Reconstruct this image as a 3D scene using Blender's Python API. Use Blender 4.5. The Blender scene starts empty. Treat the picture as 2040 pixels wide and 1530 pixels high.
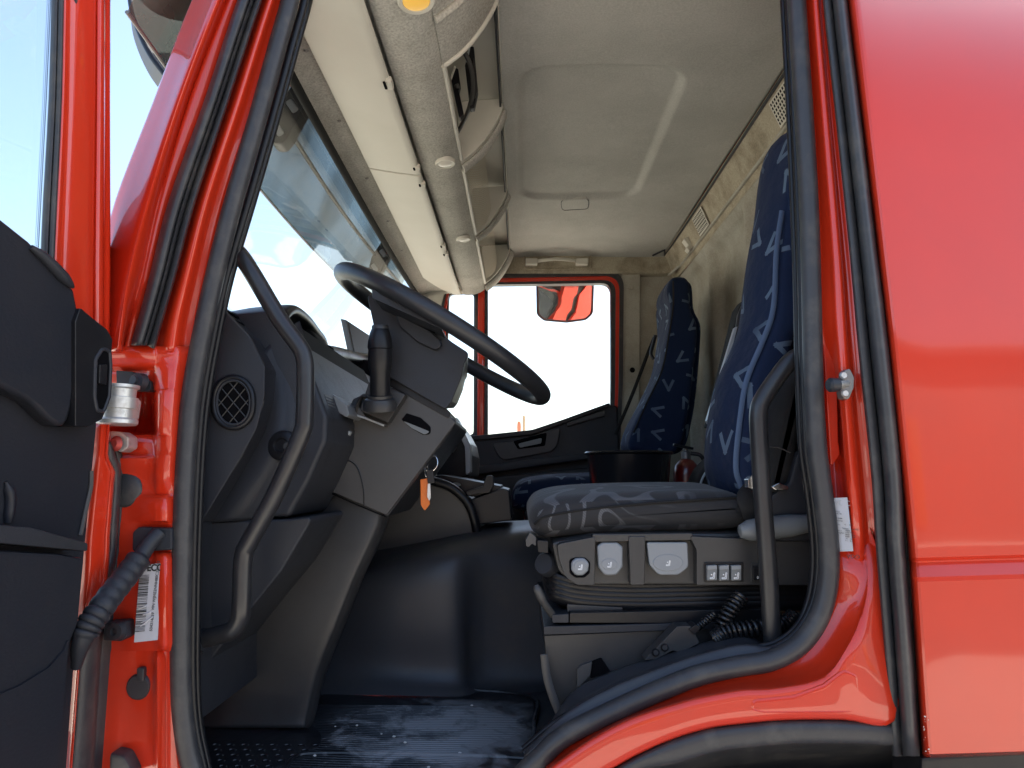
import bpy, bmesh, math, random
from mathutils import Vector, Matrix, Euler
random.seed(7)
R = math.radians
sc = bpy.context.scene
COL = sc.collection
# ------------------------------------------------------------------ camera
CZ = 1.6
FPX = 1350.0
PITCH, YAW = R(7.80), R(0.765)
cam = bpy.data.cameras.new("camera")
cam.lens = 36.0 * FPX / 2040.0
cam.sensor_width = 36.0
cam.clip_start, cam.clip_end = 0.02, 3000
camo = bpy.data.objects.new("camera", cam)
camo.location = (0, 0, CZ)
camo.rotation_euler = (R(90) + PITCH, 0, YAW)
COL.objects.link(camo)
sc.camera = camo
# ------------------------------------------------------------------ sky, sun, exposure
SUN_EL, SUN_AZ = R(43), R(52)          # azimuth from +Y towards +X: behind the truck's far rear corner
wd = bpy.data.worlds.new("World")
sc.world = wd
wd.use_nodes = True
nt = wd.node_tree
sky = nt.nodes.new("ShaderNodeTexSky")
sky.sky_type = 'NISHITA'
sky.sun_disc = False
sky.sun_elevation = SUN_EL
sky.sun_rotation = SUN_AZ
sky.dust_density = 2.4
nt.nodes["Background"].inputs[1].default_value = 0.095
nt.links.new(sky.outputs[0], nt.nodes["Background"].inputs[0])
sl = bpy.data.lights.new("sun", 'SUN')
sl.energy = 5.0
sl.angle = R(0.5)
sl.color = (1.0, 0.95, 0.87)
so = bpy.data.objects.new("sun", sl)
sd = Vector((math.sin(SUN_AZ) * math.cos(SUN_EL), math.cos(SUN_AZ) * math.cos(SUN_EL), math.sin(SUN_EL)))
so.rotation_euler = sd.to_track_quat('Z', 'Y').to_euler()
so.location = (0, 0, 30)
COL.objects.link(so)
sc.view_settings.view_transform = 'Standard'
sc.view_settings.look = 'None'
sc.view_settings.gamma = 1
sc.view_settings.exposure = 2.28
sc.cycles.max_bounces = 10
sc.cycles.transparent_max_bounces = 12
sc.cycles.sample_clamp_indirect = 6
sc.cycles.use_denoising = True
# ------------------------------------------------------------------ helpers
_q = Euler((R(90) + PITCH, 0, YAW)).to_matrix()
_r, _u, _f = _q @ Vector((1, 0, 0)), _q @ Vector((0, 1, 0)), _q @ Vector((0, 0, -1))
CAM = Vector((0, 0, CZ))


def ray(px, py):
    return _r * ((px - 1020) / FPX) + _u * ((765 - py) / FPX) + _f


def P(px, py, Y):
    """the point at depth Y in front of the camera that shows at photo pixel px, py"""
    d = ray(px, py)
    return CAM + d * (Y / d.y)


def V(x, y, z):
    return Vector((x, y, z + CZ))


def hit(px, py, o, n):
    d = ray(px, py)
    return CAM + d * ((o - CAM).dot(n) / d.dot(n))


def fillet(pts, rad, seg=4):
    """round the corners of a closed 2-D polygon; a point may carry its own radius"""
    out = []
    n = len(pts)
    for i in range(n):
        p0, p1, p2 = Vector(pts[i - 1][:2]), Vector(pts[i][:2]), Vector(pts[(i + 1) % n][:2])
        r = pts[i][2] if len(pts[i]) > 2 else rad
        a, b = p0 - p1, p2 - p1
        la, lb = a.length, b.length
        if r <= 0 or la < 1e-6 or lb < 1e-6:
            out.append(p1)
            continue
        a, b = a / la, b / lb
        ang = a.angle(b, 0)
        if ang > 3.0 or ang < 0.05:
            out.append(p1)
            continue
        t = min(r / math.tan(ang / 2), la * 0.48, lb * 0.48)
        q0, q2 = p1 + a * t, p1 + b * t
        for k in range(seg + 1):
            s = k / seg
            out.append(q0 * (1 - s) ** 2 + p1 * 2 * s * (1 - s) + q2 * s * s)
    return [(p.x, p.y) for p in out]


def cr(pts, n=6, closed=False):
    """Catmull-Rom through points of any dimension (Vectors or numbers in tuples)"""
    pts = [Vector(p) for p in pts]
    m = len(pts)
    out = []
    rng = m if closed else m - 1
    for i in range(rng):
        p1, p2 = pts[i], pts[(i + 1) % m]
        p0 = pts[i - 1] if (closed or i > 0) else p1 * 2 - p2
        p3 = pts[(i + 2) % m] if (closed or i + 2 < m) else p2 * 2 - p1
        for k in range(n):
            t = k / n
            out.append(0.5 * ((2 * p1) + (p2 - p0) * t + (2 * p0 - 5 * p1 + 4 * p2 - p3) * t * t + (3 * p1 - p0 - 3 * p2 + p3) * t ** 3))
    if not closed:
        out.append(pts[-1])
    return out


def link(o, parent):
    COL.objects.link(o)
    if parent is not None:
        o.parent = parent
        if parent.type == 'EMPTY':
            o.matrix_parent_inverse = Matrix.Translation(-Vector(parent.location))
    return o


def thing(name, label, cat, base, group=None):
    o = bpy.data.objects.new(name, None)
    o.empty_display_size = 0.05
    o.location = base
    o['label'] = label
    o['category'] = cat
    if group:
        o['group'] = group
    COL.objects.link(o)
    return o


def tag(o, label, cat, group=None):
    o['label'] = label
    o['category'] = cat
    if group:
        o['group'] = group
    return o


def build(name, bm, mat, parent=None, sharp=38, wn=False, solid=0, label=None):
    bmesh.ops.remove_doubles(bm, verts=bm.verts, dist=1e-6)
    bm.normal_update()
    uv = bm.loops.layers.uv.new("uv")
    sa = R(sharp)
    for e in bm.edges:
        if len(e.link_faces) == 2 and e.calc_face_angle(0) > sa:
            e.smooth = False
    for f in bm.faces:
        f.smooth = True
        n = f.normal
        ax, ay, az = abs(n.x), abs(n.y), abs(n.z)
        for l in f.loops:
            c = l.vert.co
            if ay >= ax and ay >= az:
                l[uv].uv = (c.x, c.z)
            elif ax >= az:
                l[uv].uv = (c.y + 7.3, c.z)
            else:
                l[uv].uv = (c.x, c.y + 3.1)
    me = bpy.data.meshes.new(name)
    bm.to_mesh(me)
    bm.free()
    me.materials.append(mat)
    o = bpy.data.objects.new(name, me)
    if solid:
        md = o.modifiers.new("thickness", 'SOLIDIFY')
        md.thickness = solid
        md.offset = 0
    if wn:
        md = o.modifiers.new("normals", 'WEIGHTED_NORMAL')
        md.keep_sharp = True
    if label:
        o['label'] = label
    return link(o, parent)


def bevel(bm, off, seg=2, ang=40):
    if off <= 0:
        return
    es = [e for e in bm.edges if len(e.link_faces) == 2 and e.calc_face_angle(0) > R(ang)]
    if es:
        bmesh.ops.bevel(bm, geom=es, offset=off, segments=seg, profile=0.5, affect='EDGES', clamp_overlap=True)


def bm_extr(poly, vec, bev=0.003, seg=2, bm=None, scale=1.0):
    own = bmesh.new()
    c = sum(poly, Vector()) / len(poly)
    a = [own.verts.new(p) for p in poly]
    b = [own.verts.new(c + (p - c) * scale + vec) for p in poly]
    own.faces.new(a)
    own.faces.new(list(reversed(b)))
    n = len(poly)
    for i in range(n):
        own.faces.new([a[i], b[i], b[(i + 1) % n], a[(i + 1) % n]])
    bmesh.ops.recalc_face_normals(own, faces=own.faces)
    bevel(own, bev, seg)
    if bm is None:
        return own
    me = bpy.data.meshes.new("t")
    own.to_mesh(me)
    own.free()
    bm.from_mesh(me)
    bpy.data.meshes.remove(me)
    return bm


def prism(name, pts, y0, y1, mat, parent=None, rad=0, bev=0.003, seg=2, fs=4, scale=1.0, label=None):
    """a side outline in photo pixels at depth y0, drawn straight into the cab to depth y1"""
    if rad or any(len(p) > 2 for p in pts):
        pts = fillet(pts, rad, fs)
    return build(name, bm_extr([P(p[0], p[1], y0) for p in pts], Vector((0, y1 - y0, 0)), bev, seg, scale=scale), mat, parent, wn=True, label=label)


def wprism(name, pts, y0, y1, mat, parent=None, rad=0, bev=0.003, seg=2, label=None):
    """the same with the outline in metres (x, z from the camera)"""
    if rad or any(len(p) > 2 for p in pts):
        pts = fillet(pts, rad)
    return build(name, bm_extr([V(p[0], y0, p[1]) for p in pts], Vector((0, y1 - y0, 0)), bev, seg), mat, parent, wn=True, label=label)


def ring(name, outer, inner, y0, y1, mat, parent=None, bev=0.002, label=None):
    """a frame between two pixel outlines of equal point count"""
    bm = bmesh.new()
    n = len(outer)
    rows = [[bm.verts.new(P(*p, y0) + Vector((0, dy, 0))) for p in q] for q, dy in ((outer, 0), (inner, 0), (inner, y1 - y0), (outer, y1 - y0))]
    for j in range(4):
        A, B = rows[j], rows[(j + 1) % 4]
        for i in range(n):
            bm.faces.new([A[i], A[(i + 1) % n], B[(i + 1) % n], B[i]])
    bmesh.ops.recalc_face_normals(bm, faces=bm.faces)
    bevel(bm, bev, 2)
    return build(name, bm, mat, parent, wn=True, label=label)


def bm_box(c, size, rot=None, bev=0.002, bm=None, seg=2):
    own = bmesh.new()
    bmesh.ops.create_cube(own, size=1.0)
    for v in own.verts:
        v.co = Vector((v.co.x * size[0], v.co.y * size[1], v.co.z * size[2]))
    bevel(own, bev, seg)
    M = Matrix.Translation(c) @ (rot.to_matrix().to_4x4() if rot else Matrix())
    bmesh.ops.transform(own, matrix=M, verts=own.verts)
    if bm is None:
        return own
    me = bpy.data.meshes.new("t")
    own.to_mesh(me)
    own.free()
    bm.from_mesh(me)
    bpy.data.meshes.remove(me)
    return bm


def box(name, c, size, mat, parent=None, rot=None, bev=0.002, label=None, seg=2):
    return build(name, bm_box(c, size, rot, bev, seg=seg), mat, parent, wn=True, label=label)


def bm_tube(path, r, n=12, bm=None, caps=True, closed=False, squash=None):
    bm = bm or bmesh.new()
    m = len(path)
    path = [Vector(p) for p in path]
    tans = []
    for i in range(m):
        a = path[i - 1] if (closed or i > 0) else path[i]
        b = path[(i + 1) % m] if (closed or i < m - 1) else path[i]
        tans.append((b - a).normalized())
    up = Vector((0, 1, 0)) if abs(tans[0].y) < 0.9 else Vector((0, 0, 1))
    nrm = (up - tans[0] * up.dot(tans[0])).normalized()
    rings = []
    for i in range(m):
        t = tans[i]
        nrm = (nrm - t * nrm.dot(t)).normalized()
        bn = t.cross(nrm)
        rr = r[i] if isinstance(r, (list, tuple)) else r
        sx, sy = squash or (1, 1)
        rings.append([bm.verts.new(path[i] + nrm * (math.cos(2 * math.pi * k / n) * rr * sx) + bn * (math.sin(2 * math.pi * k / n) * rr * sy)) for k in range(n)])
    rng = m if closed else m - 1
    for i in range(rng):
        A, B = rings[i], rings[(i + 1) % m]
        for k in range(n):
            bm.faces.new([A[k], A[(k + 1) % n], B[(k + 1) % n], B[k]])
    if caps and not closed:
        bm.faces.new(rings[0])
        bm.faces.new(rings[-1])
    bmesh.ops.recalc_face_normals(bm, faces=bm.faces)
    return bm


def tube(name, pts, r, mat, parent=None, n=12, sm=6, closed=False, squash=None, label=None):
    path = cr(pts, sm, closed) if sm > 1 else pts
    return build(name, bm_tube(path, r, n, closed=closed, squash=squash), mat, parent, label=label)


def tpx(name, pts, r, mat, parent=None, n=12, sm=6, closed=False, squash=None, label=None):
    return tube(name, [P(*p) for p in pts], r, mat, parent, n, sm, closed, squash, label)


def bm_lathe(prof, o, axis, n=24, bm=None):
    """prof: (radius, height along axis)"""
    bm = bm or bmesh.new()
    q = Vector(axis).to_track_quat('Z', 'Y')
    rows = []
    for r, h in prof:
        rows.append([bm.verts.new(Vector(o) + q @ Vector((math.cos(2 * math.pi * k / n) * r, math.sin(2 * math.pi * k / n) * r, h))) for k in range(n)] if r > 1e-6 else [bm.verts.new(Vector(o) + q @ Vector((0, 0, h)))])
    for A, B in zip(rows, rows[1:]):
        for k in range(n):
            if len(A) == 1 and len(B) == 1:
                continue
            if len(A) == 1:
                bm.faces.new([A[0], B[k], B[(k + 1) % n]])
            elif len(B) == 1:
                bm.faces.new([A[k], A[(k + 1) % n], B[0]])
            else:
                bm.faces.new([A[k], A[(k + 1) % n], B[(k + 1) % n], B[k]])
    bmesh.ops.recalc_face_normals(bm, faces=bm.faces)
    return bm


def lathe(name, prof, o, axis, mat, parent=None, n=24, sharp=38, label=None):
    return build(name, bm_lathe(prof, o, axis, n), mat, parent, sharp=sharp, label=label)


def sheet(name, rows, mat, parent=None, su=1, sv=1, solid=0, sharp=60, label=None, flip=False):
    """a surface through rows of world points, smoothed su times along a row and sv times across rows"""
    if su > 1:
        rows = [cr(r, su) for r in rows]
    if sv > 1:
        cols = [cr(c, sv) for c in zip(*rows)]
        rows = [list(r) for r in zip(*cols)]
    bm = bmesh.new()
    g = [[bm.verts.new(p) for p in r] for r in rows]
    for i in range(len(g) - 1):
        for j in range(len(g[0]) - 1):
            f = [g[i][j], g[i][j + 1], g[i + 1][j + 1], g[i + 1][j]]
            bm.faces.new(f[::-1] if flip else f)
    return build(name, bm, mat, parent, sharp=sharp, solid=solid, label=label)


def spx(name, rows, mat, parent=None, **k):
    return sheet(name, [[P(*p) for p in r] for r in rows], mat, parent, **k)


def bm_pillow(prof, y0, y1, r, seg=6, crown=0.0, side=False, rd=0):
    """a soft block: closed side outline (world x,z at y0), rounded over to its two side faces; crown swells the middle"""
    bm = bmesh.new()
    n = len(prof)
    pts = [Vector((p.x, p.z)) for p in prof]
    area = sum(pts[i].x * pts[(i + 1) % n].y - pts[(i + 1) % n].x * pts[i].y for i in range(n))
    sgn = -1 if area > 0 else 1
    nr = []
    for i in range(n):
        t = (pts[(i + 1) % n] - pts[i - 1]).normalized()
        nr.append(Vector((-t.y, t.x)) * sgn)
    rings = []
    lay = []
    for k in range(seg + 1):
        a = k / seg * math.pi / 2
        lay.append(((rd or r) * (1 - math.cos(a)), r * (1 - math.sin(a))))          # (depth from the side face, inset)
    N = 6
    full = [(y0 + d, ins) for d, ins in lay]
    for k in range(1, N):
        t = k / N
        full.append((y0 + (rd or r) + (y1 - y0 - 2 * (rd or r)) * t, -crown * math.sin(math.pi * t)))
    full += [(y1 - d, ins) for d, ins in reversed(lay)]
    for y, ins in full:
        rings.append([bm.verts.new((pts[i].x - nr[i].x * (ins if ins > 0 or side else 0), y, pts[i].y - nr[i].y * (ins if ins > 0 or nr[i].y > 0 or side else 0))) for i in range(n)])
    for A, B in zip(rings, rings[1:]):
        for i in range(n):
            bm.faces.new([A[i], A[(i + 1) % n], B[(i + 1) % n], B[i]])
    caps = [bm.faces.new(rings[0]), bm.faces.new(rings[-1])]
    bmesh.ops.recalc_face_normals(bm, faces=bm.faces)
    bmesh.ops.triangulate(bm, faces=caps)
    return bm


def pillow(name, pts, y0, y1, r, mat, parent=None, sm=4, crown=0.0, side=False, rd=0, label=None):
    p2 = cr([p[:2] for p in pts], sm, True) if sm > 1 else pts
    return build(name, bm_pillow([P(p[0], p[1], y0) for p in p2], y0, y1, r, crown=crown, side=side, rd=rd), mat, parent, sharp=75, label=label)


def text(name, body, loc, rot, size, mat, parent, align='LEFT', sx=1.0, bold=0.0):
    cu = bpy.data.curves.new(name, 'FONT')
    cu.body = body
    cu.size = size
    cu.align_x = align
    cu.offset = bold
    cu.extrude = 0.0001
    tmp = bpy.data.objects.new(name, cu)
    me = bpy.data.meshes.new_from_object(tmp)
    bpy.data.objects.remove(tmp)
    bpy.data.curves.remove(cu)
    me.materials.clear()
    me.materials.append(mat)
    o = bpy.data.objects.new(name, me)
    COL.objects.link(o)
    o.parent = parent
    base = Matrix.Translation(-Vector(parent.location)) if parent.type == 'EMPTY' else Matrix()
    o.matrix_parent_inverse = base
    o.location = loc
    o.rotation_euler = rot
    o.scale = (sx, 1, 1)
    return o


# ------------------------------------------------------------------ materials
def nodes_of(name):
    m = bpy.data.materials.new(name)
    m.use_nodes = True
    t = m.node_tree
    return m, t, t.nodes["Principled BSDF"]


def mat(name, col, rough=0.5, metal=0.0, coat=0.0, bump=None, vary=None, spec=0.5, rvar=0.0, sheen=0.0, coat_rough=0.03, speck=None):
    """bump = (scale, strength, detail); vary = (scale, other colour, low, high): stains and wear"""
    m, t, b = nodes_of(name)
    N, L = t.nodes.new, t.links.new
    b.inputs['Base Color'].default_value = (*col, 1)
    b.inputs['Roughness'].default_value = rough
    b.inputs['Metallic'].default_value = metal
    b.inputs['Coat Weight'].default_value = coat
    b.inputs['Coat Roughness'].default_value = coat_rough
    b.inputs['Specular IOR Level'].default_value = spec
    b.inputs['Sheen Weight'].default_value = sheen
    tc = N('ShaderNodeTexCoord')
    if vary:
        n = N('ShaderNodeTexNoise')
        n.inputs['Scale'].default_value = vary[0]
        n.inputs['Detail'].default_value = 6
        n.inputs['Roughness'].default_value = 0.65
        L(tc.outputs['Object'], n.inputs['Vector'])
        mr = N('ShaderNodeMapRange')
        mr.inputs['From Min'].default_value = vary[2]
        mr.inputs['From Max'].default_value = vary[3]
        L(n.outputs['Fac'], mr.inputs['Value'])
        mx = N('ShaderNodeMix')
        mx.data_type = 'RGBA'
        mx.inputs['A'].default_value = (*col, 1)
        mx.inputs['B'].default_value = (*vary[1], 1)
        L(mr.outputs[0], mx.inputs['Factor'])
        last = mx.outputs['Result']
        if speck:
            ns = N('ShaderNodeTexNoise')
            ns.inputs['Scale'].default_value = speck[0]
            ns.inputs['Detail'].default_value = 3
            L(tc.outputs['Object'], ns.inputs['Vector'])
            ms = N('ShaderNodeMapRange')
            ms.inputs['From Min'].default_value = .3
            ms.inputs['From Max'].default_value = .7
            ms.inputs['To Min'].default_value = 1 - speck[1]
            ms.inputs['To Max'].default_value = 1 + speck[1]
            L(ns.outputs['Fac'], ms.inputs['Value'])
            vm = N('ShaderNodeVectorMath')
            vm.operation = 'SCALE'
            L(last, vm.inputs[0])
            L(ms.outputs[0], vm.inputs['Scale'])
            last = vm.outputs[0]
        L(last, b.inputs['Base Color'])
        if rvar:
            m2 = N('ShaderNodeMath')
            m2.operation = 'MULTIPLY_ADD'
            L(mr.outputs[0], m2.inputs[0])
            m2.inputs[1].default_value = rvar
            m2.inputs[2].default_value = rough
            L(m2.outputs[0], b.inputs['Roughness'])
    if bump:
        n2 = N('ShaderNodeTexNoise')
        n2.inputs['Scale'].default_value = bump[0]
        n2.inputs['Detail'].default_value = bump[2] if len(bump) > 2 else 2
        L(tc.outputs['Object'], n2.inputs['Vector'])
        bp = N('ShaderNodeBump')
        bp.inputs['Strength'].default_value = bump[1]
        bp.inputs['Distance'].default_value = 0.001
        L(n2.outputs['Fac'], bp.inputs['Height'])
        L(bp.outputs[0], b.inputs['Normal'])
    return m


def fabric_marks(name, base, mark, scale, rough=0.85):
    """woven cloth with scattered bent strokes, one to a cell, each turned its own way"""
    m, t, b = nodes_of(name)
    N, L = t.nodes.new, t.links.new

    def math_(op, a, bb=None, c=None):
        q = N('ShaderNodeMath')
        q.operation = op
        for i, v in enumerate((a, bb, c)):
            if v is None:
                continue
            if isinstance(v, (int, float)):
                q.inputs[i].default_value = v
            else:
                L(v, q.inputs[i])
        return q.outputs[0]
    b.inputs['Roughness'].default_value = rough
    b.inputs['Sheen Weight'].default_value = 0.03
    b.inputs['Specular IOR Level'].default_value = 0.2
    uv = N('ShaderNodeUVMap')
    sc_ = N('ShaderNodeVectorMath')
    sc_.operation = 'SCALE'
    sc_.inputs['Scale'].default_value = scale
    L(uv.outputs[0], sc_.inputs[0])
    vo = N('ShaderNodeTexVoronoi')
    vo.voronoi_dimensions = '2D'
    vo.inputs['Scale'].default_value = 1
    vo.inputs['Randomness'].default_value = 0.55
    L(sc_.outputs[0], vo.inputs['Vector'])
    su = N('ShaderNodeVectorMath')
    su.operation = 'SUBTRACT'
    L(sc_.outputs[0], su.inputs[0])
    L(vo.outputs['Position'], su.inputs[1])
    sp = N('ShaderNodeSeparateColor')
    L(vo.outputs['Color'], sp.inputs[0])
    ro = N('ShaderNodeVectorRotate')
    ro.rotation_type = 'Z_AXIS'
    L(su.outputs[0], ro.inputs['Vector'])
    L(math_('MULTIPLY', math_('FLOOR', math_('MULTIPLY', sp.outputs[0], 8)), math.pi / 4 + 0.1), ro.inputs['Angle'])
    sx = N('ShaderNodeSeparateXYZ')
    L(ro.outputs[0], sx.inputs[0])
    x, y = sx.outputs[0], sx.outputs[1]

    def stroke(ax, ay, bx, by, w):
        dx, dy = bx - ax, by - ay
        ll = math.hypot(dx, dy)
        dx, dy = dx / ll, dy / ll
        px_, py_ = math_('SUBTRACT', x, ax), math_('SUBTRACT', y, ay)
        al = math_('ADD', math_('MULTIPLY', px_, dx), math_('MULTIPLY', py_, dy))
        ac = math_('ABSOLUTE', math_('SUBTRACT', math_('MULTIPLY', px_, dy), math_('MULTIPLY', py_, dx)))
        return math_('MULTIPLY', math_('LESS_THAN', ac, w), math_('MULTIPLY', math_('GREATER_THAN', al, -w), math_('LESS_THAN', al, ll)))
    s1 = stroke(-0.18, -0.15, 0.24, -0.10, 0.050)
    s2 = stroke(-0.18, -0.15, 0.04, 0.24, 0.050)
    mask = math_('MAXIMUM', s1, s2)
    n = N('ShaderNodeTexNoise')
    n.inputs['Scale'].default_value = 9
    n.inputs['Detail'].default_value = 5
    L(uv.outputs[0], n.inputs['Vector'])
    wear = N('ShaderNodeMapRange')
    wear.inputs['From Min'].default_value = 0.35
    wear.inputs['From Max'].default_value = 0.6
    wear.inputs['To Min'].default_value = 0.35
    wear.inputs['To Max'].default_value = 0.85
    L(n.outputs['Fac'], wear.inputs['Value'])
    mx = N('ShaderNodeMix')
    mx.data_type = 'RGBA'
    mx.inputs['A'].default_value = (*base, 1)
    mx.inputs['B'].default_value = (*mark, 1)
    L(math_('MULTIPLY', mask, wear.outputs[0]), mx.inputs['Factor'])
    L(mx.outputs['Result'], b.inputs['Base Color'])
    w = N('ShaderNodeTexNoise')
    w.inputs['Scale'].default_value = 900
    L(uv.outputs[0], w.inputs['Vector'])
    n3 = N('ShaderNodeTexNoise')
    n3.inputs['Scale'].default_value = 14
    n3.inputs['Detail'].default_value = 3
    L(uv.outputs[0], n3.inputs['Vector'])
    h = math_('ADD', math_('MULTIPLY', w.outputs['Fac'], 0.4), math_('MULTIPLY', n3.outputs['Fac'], 11.0))
    bp = N('ShaderNodeBump')
    bp.inputs['Strength'].default_value = 0.5
    bp.inputs['Distance'].default_value = 0.002
    L(h, bp.inputs['Height'])
    L(bp.outputs[0], b.inputs['Normal'])
    return m


def fabric_swirl(name, base, mark):
    """dark woven cloth with pale looping contour bands"""
    m, t, b = nodes_of(name)
    N, L = t.nodes.new, t.links.new
    b.inputs['Roughness'].default_value = 0.85
    b.inputs['Sheen Weight'].default_value = 0.15
    b.inputs['Specular IOR Level'].default_value = 0.2
    uv = N('ShaderNodeUVMap')
    n = N('ShaderNodeTexNoise')
    n.inputs['Scale'].default_value = 9.0
    n.inputs['Detail'].default_value = 0
    n.inputs['Distortion'].default_value = 0.6
    L(uv.outputs[0], n.inputs['Vector'])
    k = N('ShaderNodeMath')
    k.operation = 'MULTIPLY'
    k.inputs[1].default_value = 5.0
    L(n.outputs['Fac'], k.inputs[0])
    fr = N('ShaderNodeMath')
    fr.operation = 'FRACT'
    L(k.outputs[0], fr.inputs[0])
    rp = N('ShaderNodeValToRGB')
    e = rp.color_ramp.elements
    e[0].position, e[0].color = 0.40, (0, 0, 0, 1)
    e[1].position, e[1].color = 0.43, (1, 1, 1, 1)
    for pos, c in ((0.58, 1), (0.61, 0)):
        q = e.new(pos)
        q.color = (c, c, c, 1)
    L(fr.outputs[0], rp.inputs[0])
    wv = N('ShaderNodeTexWave')
    wv.inputs['Scale'].default_value = 130
    wv.bands_direction = 'DIAGONAL'
    L(uv.outputs[0], wv.inputs['Vector'])
    mr = N('ShaderNodeMapRange')
    mr.inputs['To Min'].default_value = 0.45
    mr.inputs['To Max'].default_value = 0.9
    L(wv.outputs['Fac'], mr.inputs['Value'])
    # whole bands fade in and out
    n4 = N('ShaderNodeTexNoise')
    n4.inputs['Scale'].default_value = 5
    L(uv.outputs[0], n4.inputs['Vector'])
    m4 = N('ShaderNodeMapRange')
    m4.inputs['From Min'].default_value = 0.38
    m4.inputs['From Max'].default_value = 0.5
    L(n4.outputs['Fac'], m4.inputs['Value'])
    mu = N('ShaderNodeMath')
    mu.operation = 'MULTIPLY'
    L(rp.outputs[0], mu.inputs[0])
    L(mr.outputs[0], mu.inputs[1])
    mu2 = N('ShaderNodeMath')
    mu2.operation = 'MULTIPLY'
    L(mu.outputs[0], mu2.inputs[0])
    L(m4.outputs[0], mu2.inputs[1])
    mx = N('ShaderNodeMix')
    mx.data_type = 'RGBA'
    mx.inputs['A'].default_value = (*base, 1)
    mx.inputs['B'].default_value = (*mark, 1)
    L(mu2.outputs[0], mx.inputs['Factor'])
    L(mx.outputs['Result'], b.inputs['Base Color'])
    w = N('ShaderNodeTexNoise')
    w.inputs['Scale'].default_value = 1100
    L(uv.outputs[0], w.inputs['Vector'])
    bp = N('ShaderNodeBump')
    bp.inputs['Strength'].default_value = 0.5
    bp.inputs['Distance'].default_value = 0.0008
    L(w.outputs['Fac'], bp.inputs['Height'])
    L(bp.outputs[0], b.inputs['Normal'])
    return m


def clear_glass(name, tint, refl=1.0, dirt=0.0, dirt_col=(0.5, 0.5, 0.5)):
    """thin pane: see-through with a mirror reflection that grows towards grazing; dirt adds a pale film"""
    m, t, b = nodes_of(name)
    N, L = t.nodes.new, t.links.new
    t.nodes.remove(b)
    out = t.nodes['Material Output']
    tr = N('ShaderNodeBsdfTransparent')
    tr.inputs[0].default_value = (*tint, 1)
    gl = N('ShaderNodeBsdfGlossy')
    gl.inputs['Roughness'].default_value = 0.01
    fr = N('ShaderNodeFresnel')
    ge = N('ShaderNodeNewGeometry')
    ir = N('ShaderNodeMapRange')          # a thin pane reflects the same from either side
    ir.inputs['To Min'].default_value = 1.5
    ir.inputs['To Max'].default_value = 1 / 1.5
    L(ge.outputs['Backfacing'], ir.inputs['Value'])
    L(ir.outputs[0], fr.inputs['IOR'])
    k = N('ShaderNodeMath')
    k.operation = 'MULTIPLY'
    k.inputs[1].default_value = 1.6 * refl
    k.use_clamp = True
    L(fr.outputs[0], k.inputs[0])
    mx = N('ShaderNodeMixShader')
    L(k.outputs[0], mx.inputs[0])
    L(tr.outputs[0], mx.inputs[1])
    L(gl.outputs[0], mx.inputs[2])
    last = mx
    if dirt:
        df = N('ShaderNodeBsdfDiffuse')
        df.inputs[0].default_value = (*dirt_col, 1)
        n = N('ShaderNodeTexNoise')
        n.inputs['Scale'].default_value = 5
        n.inputs['Detail'].default_value = 6
        tc = N('ShaderNodeTexCoord')
        L(tc.outputs['Object'], n.inputs['Vector'])
        mr = N('ShaderNodeMapRange')
        mr.inputs['From Min'].default_value = 0.3
        mr.inputs['From Max'].default_value = 0.75
        mr.inputs['To Min'].default_value = dirt * 0.5
        mr.inputs['To Max'].default_value = dirt * 1.4
        L(n.outputs['Fac'], mr.inputs['Value'])
        m2 = N('ShaderNodeMixShader')
        L(mr.outputs[0], m2.inputs[0])
        L(mx.outputs[0], m2.inputs[1])
        L(df.outputs[0], m2.inputs[2])
        last = m2
    L(last.outputs[0], out.inputs['Surface'])
    return m


def grooved(name, col, rough, scale, axis, strength=0.6, dist=0.002):
    m = mat(name, col, rough)
    t = m.node_tree
    b = t.nodes["Principled BSDF"]
    tc = t.nodes.new('ShaderNodeTexCoord')
    wv = t.nodes.new('ShaderNodeTexWave')
    wv.bands_direction = axis
    wv.inputs['Scale'].default_value = scale
    t.links.new(tc.outputs['Object'], wv.inputs['Vector'])
    bp = t.nodes.new('ShaderNodeBump')
    bp.inputs['Strength'].default_value = strength
    bp.inputs['Distance'].default_value = dist
    t.links.new(wv.outputs['Fac'], bp.inputs['Height'])
    t.links.new(bp.outputs[0], b.inputs['Normal'])
    return m


PAINT = mat("red_paint", (0.60, 0.032, 0.009), 0.32, spec=.25, coat=1.0, bump=(120, 0.02, 2), vary=(14, (0.55, 0.033, 0.011), 0.45, 0.75))
PANEL_PAINT = mat("red_panel_paint", (0.60, 0.034, 0.010), 0.34, spec=.25, coat=1.0, coat_rough=0.05, bump=(5, 0.35, 3), vary=(9, (0.56, 0.034, 0.012), 0.4, 0.8))
RUBBER = mat("black_rubber", (0.032, 0.032, 0.035), 0.42, bump=(300, 0.15), vary=(26, (0.075, 0.071, 0.064), 0.48, 0.78), rvar=0.15)
GRAIN = mat("grained_black_plastic", (0.024, 0.026, 0.032), 0.45, bump=(700, 0.35), vary=(16, (0.022, 0.022, 0.023), 0.5, 0.85), rvar=0.12, spec=.34)
SMOOTHBLK = mat("smooth_black_plastic", (0.009, 0.009, 0.011), 0.36, bump=(500, 0.05), vary=(25, (0.018, 0.018, 0.018), 0.5, 0.9), rvar=0.2, spec=.36)
GREYPL = mat("charcoal_plastic", (0.050, 0.048, 0.0475), 0.43, bump=(900, 0.12), vary=(10, (0.064, 0.062, 0.059), 0.4, 0.8), rvar=0.1)
DARKPL = mat("dark_charcoal_plastic", (0.030, 0.029, 0.029), 0.43, bump=(900, 0.12), vary=(12, (0.043, 0.042, 0.041), 0.4, 0.8))
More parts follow.
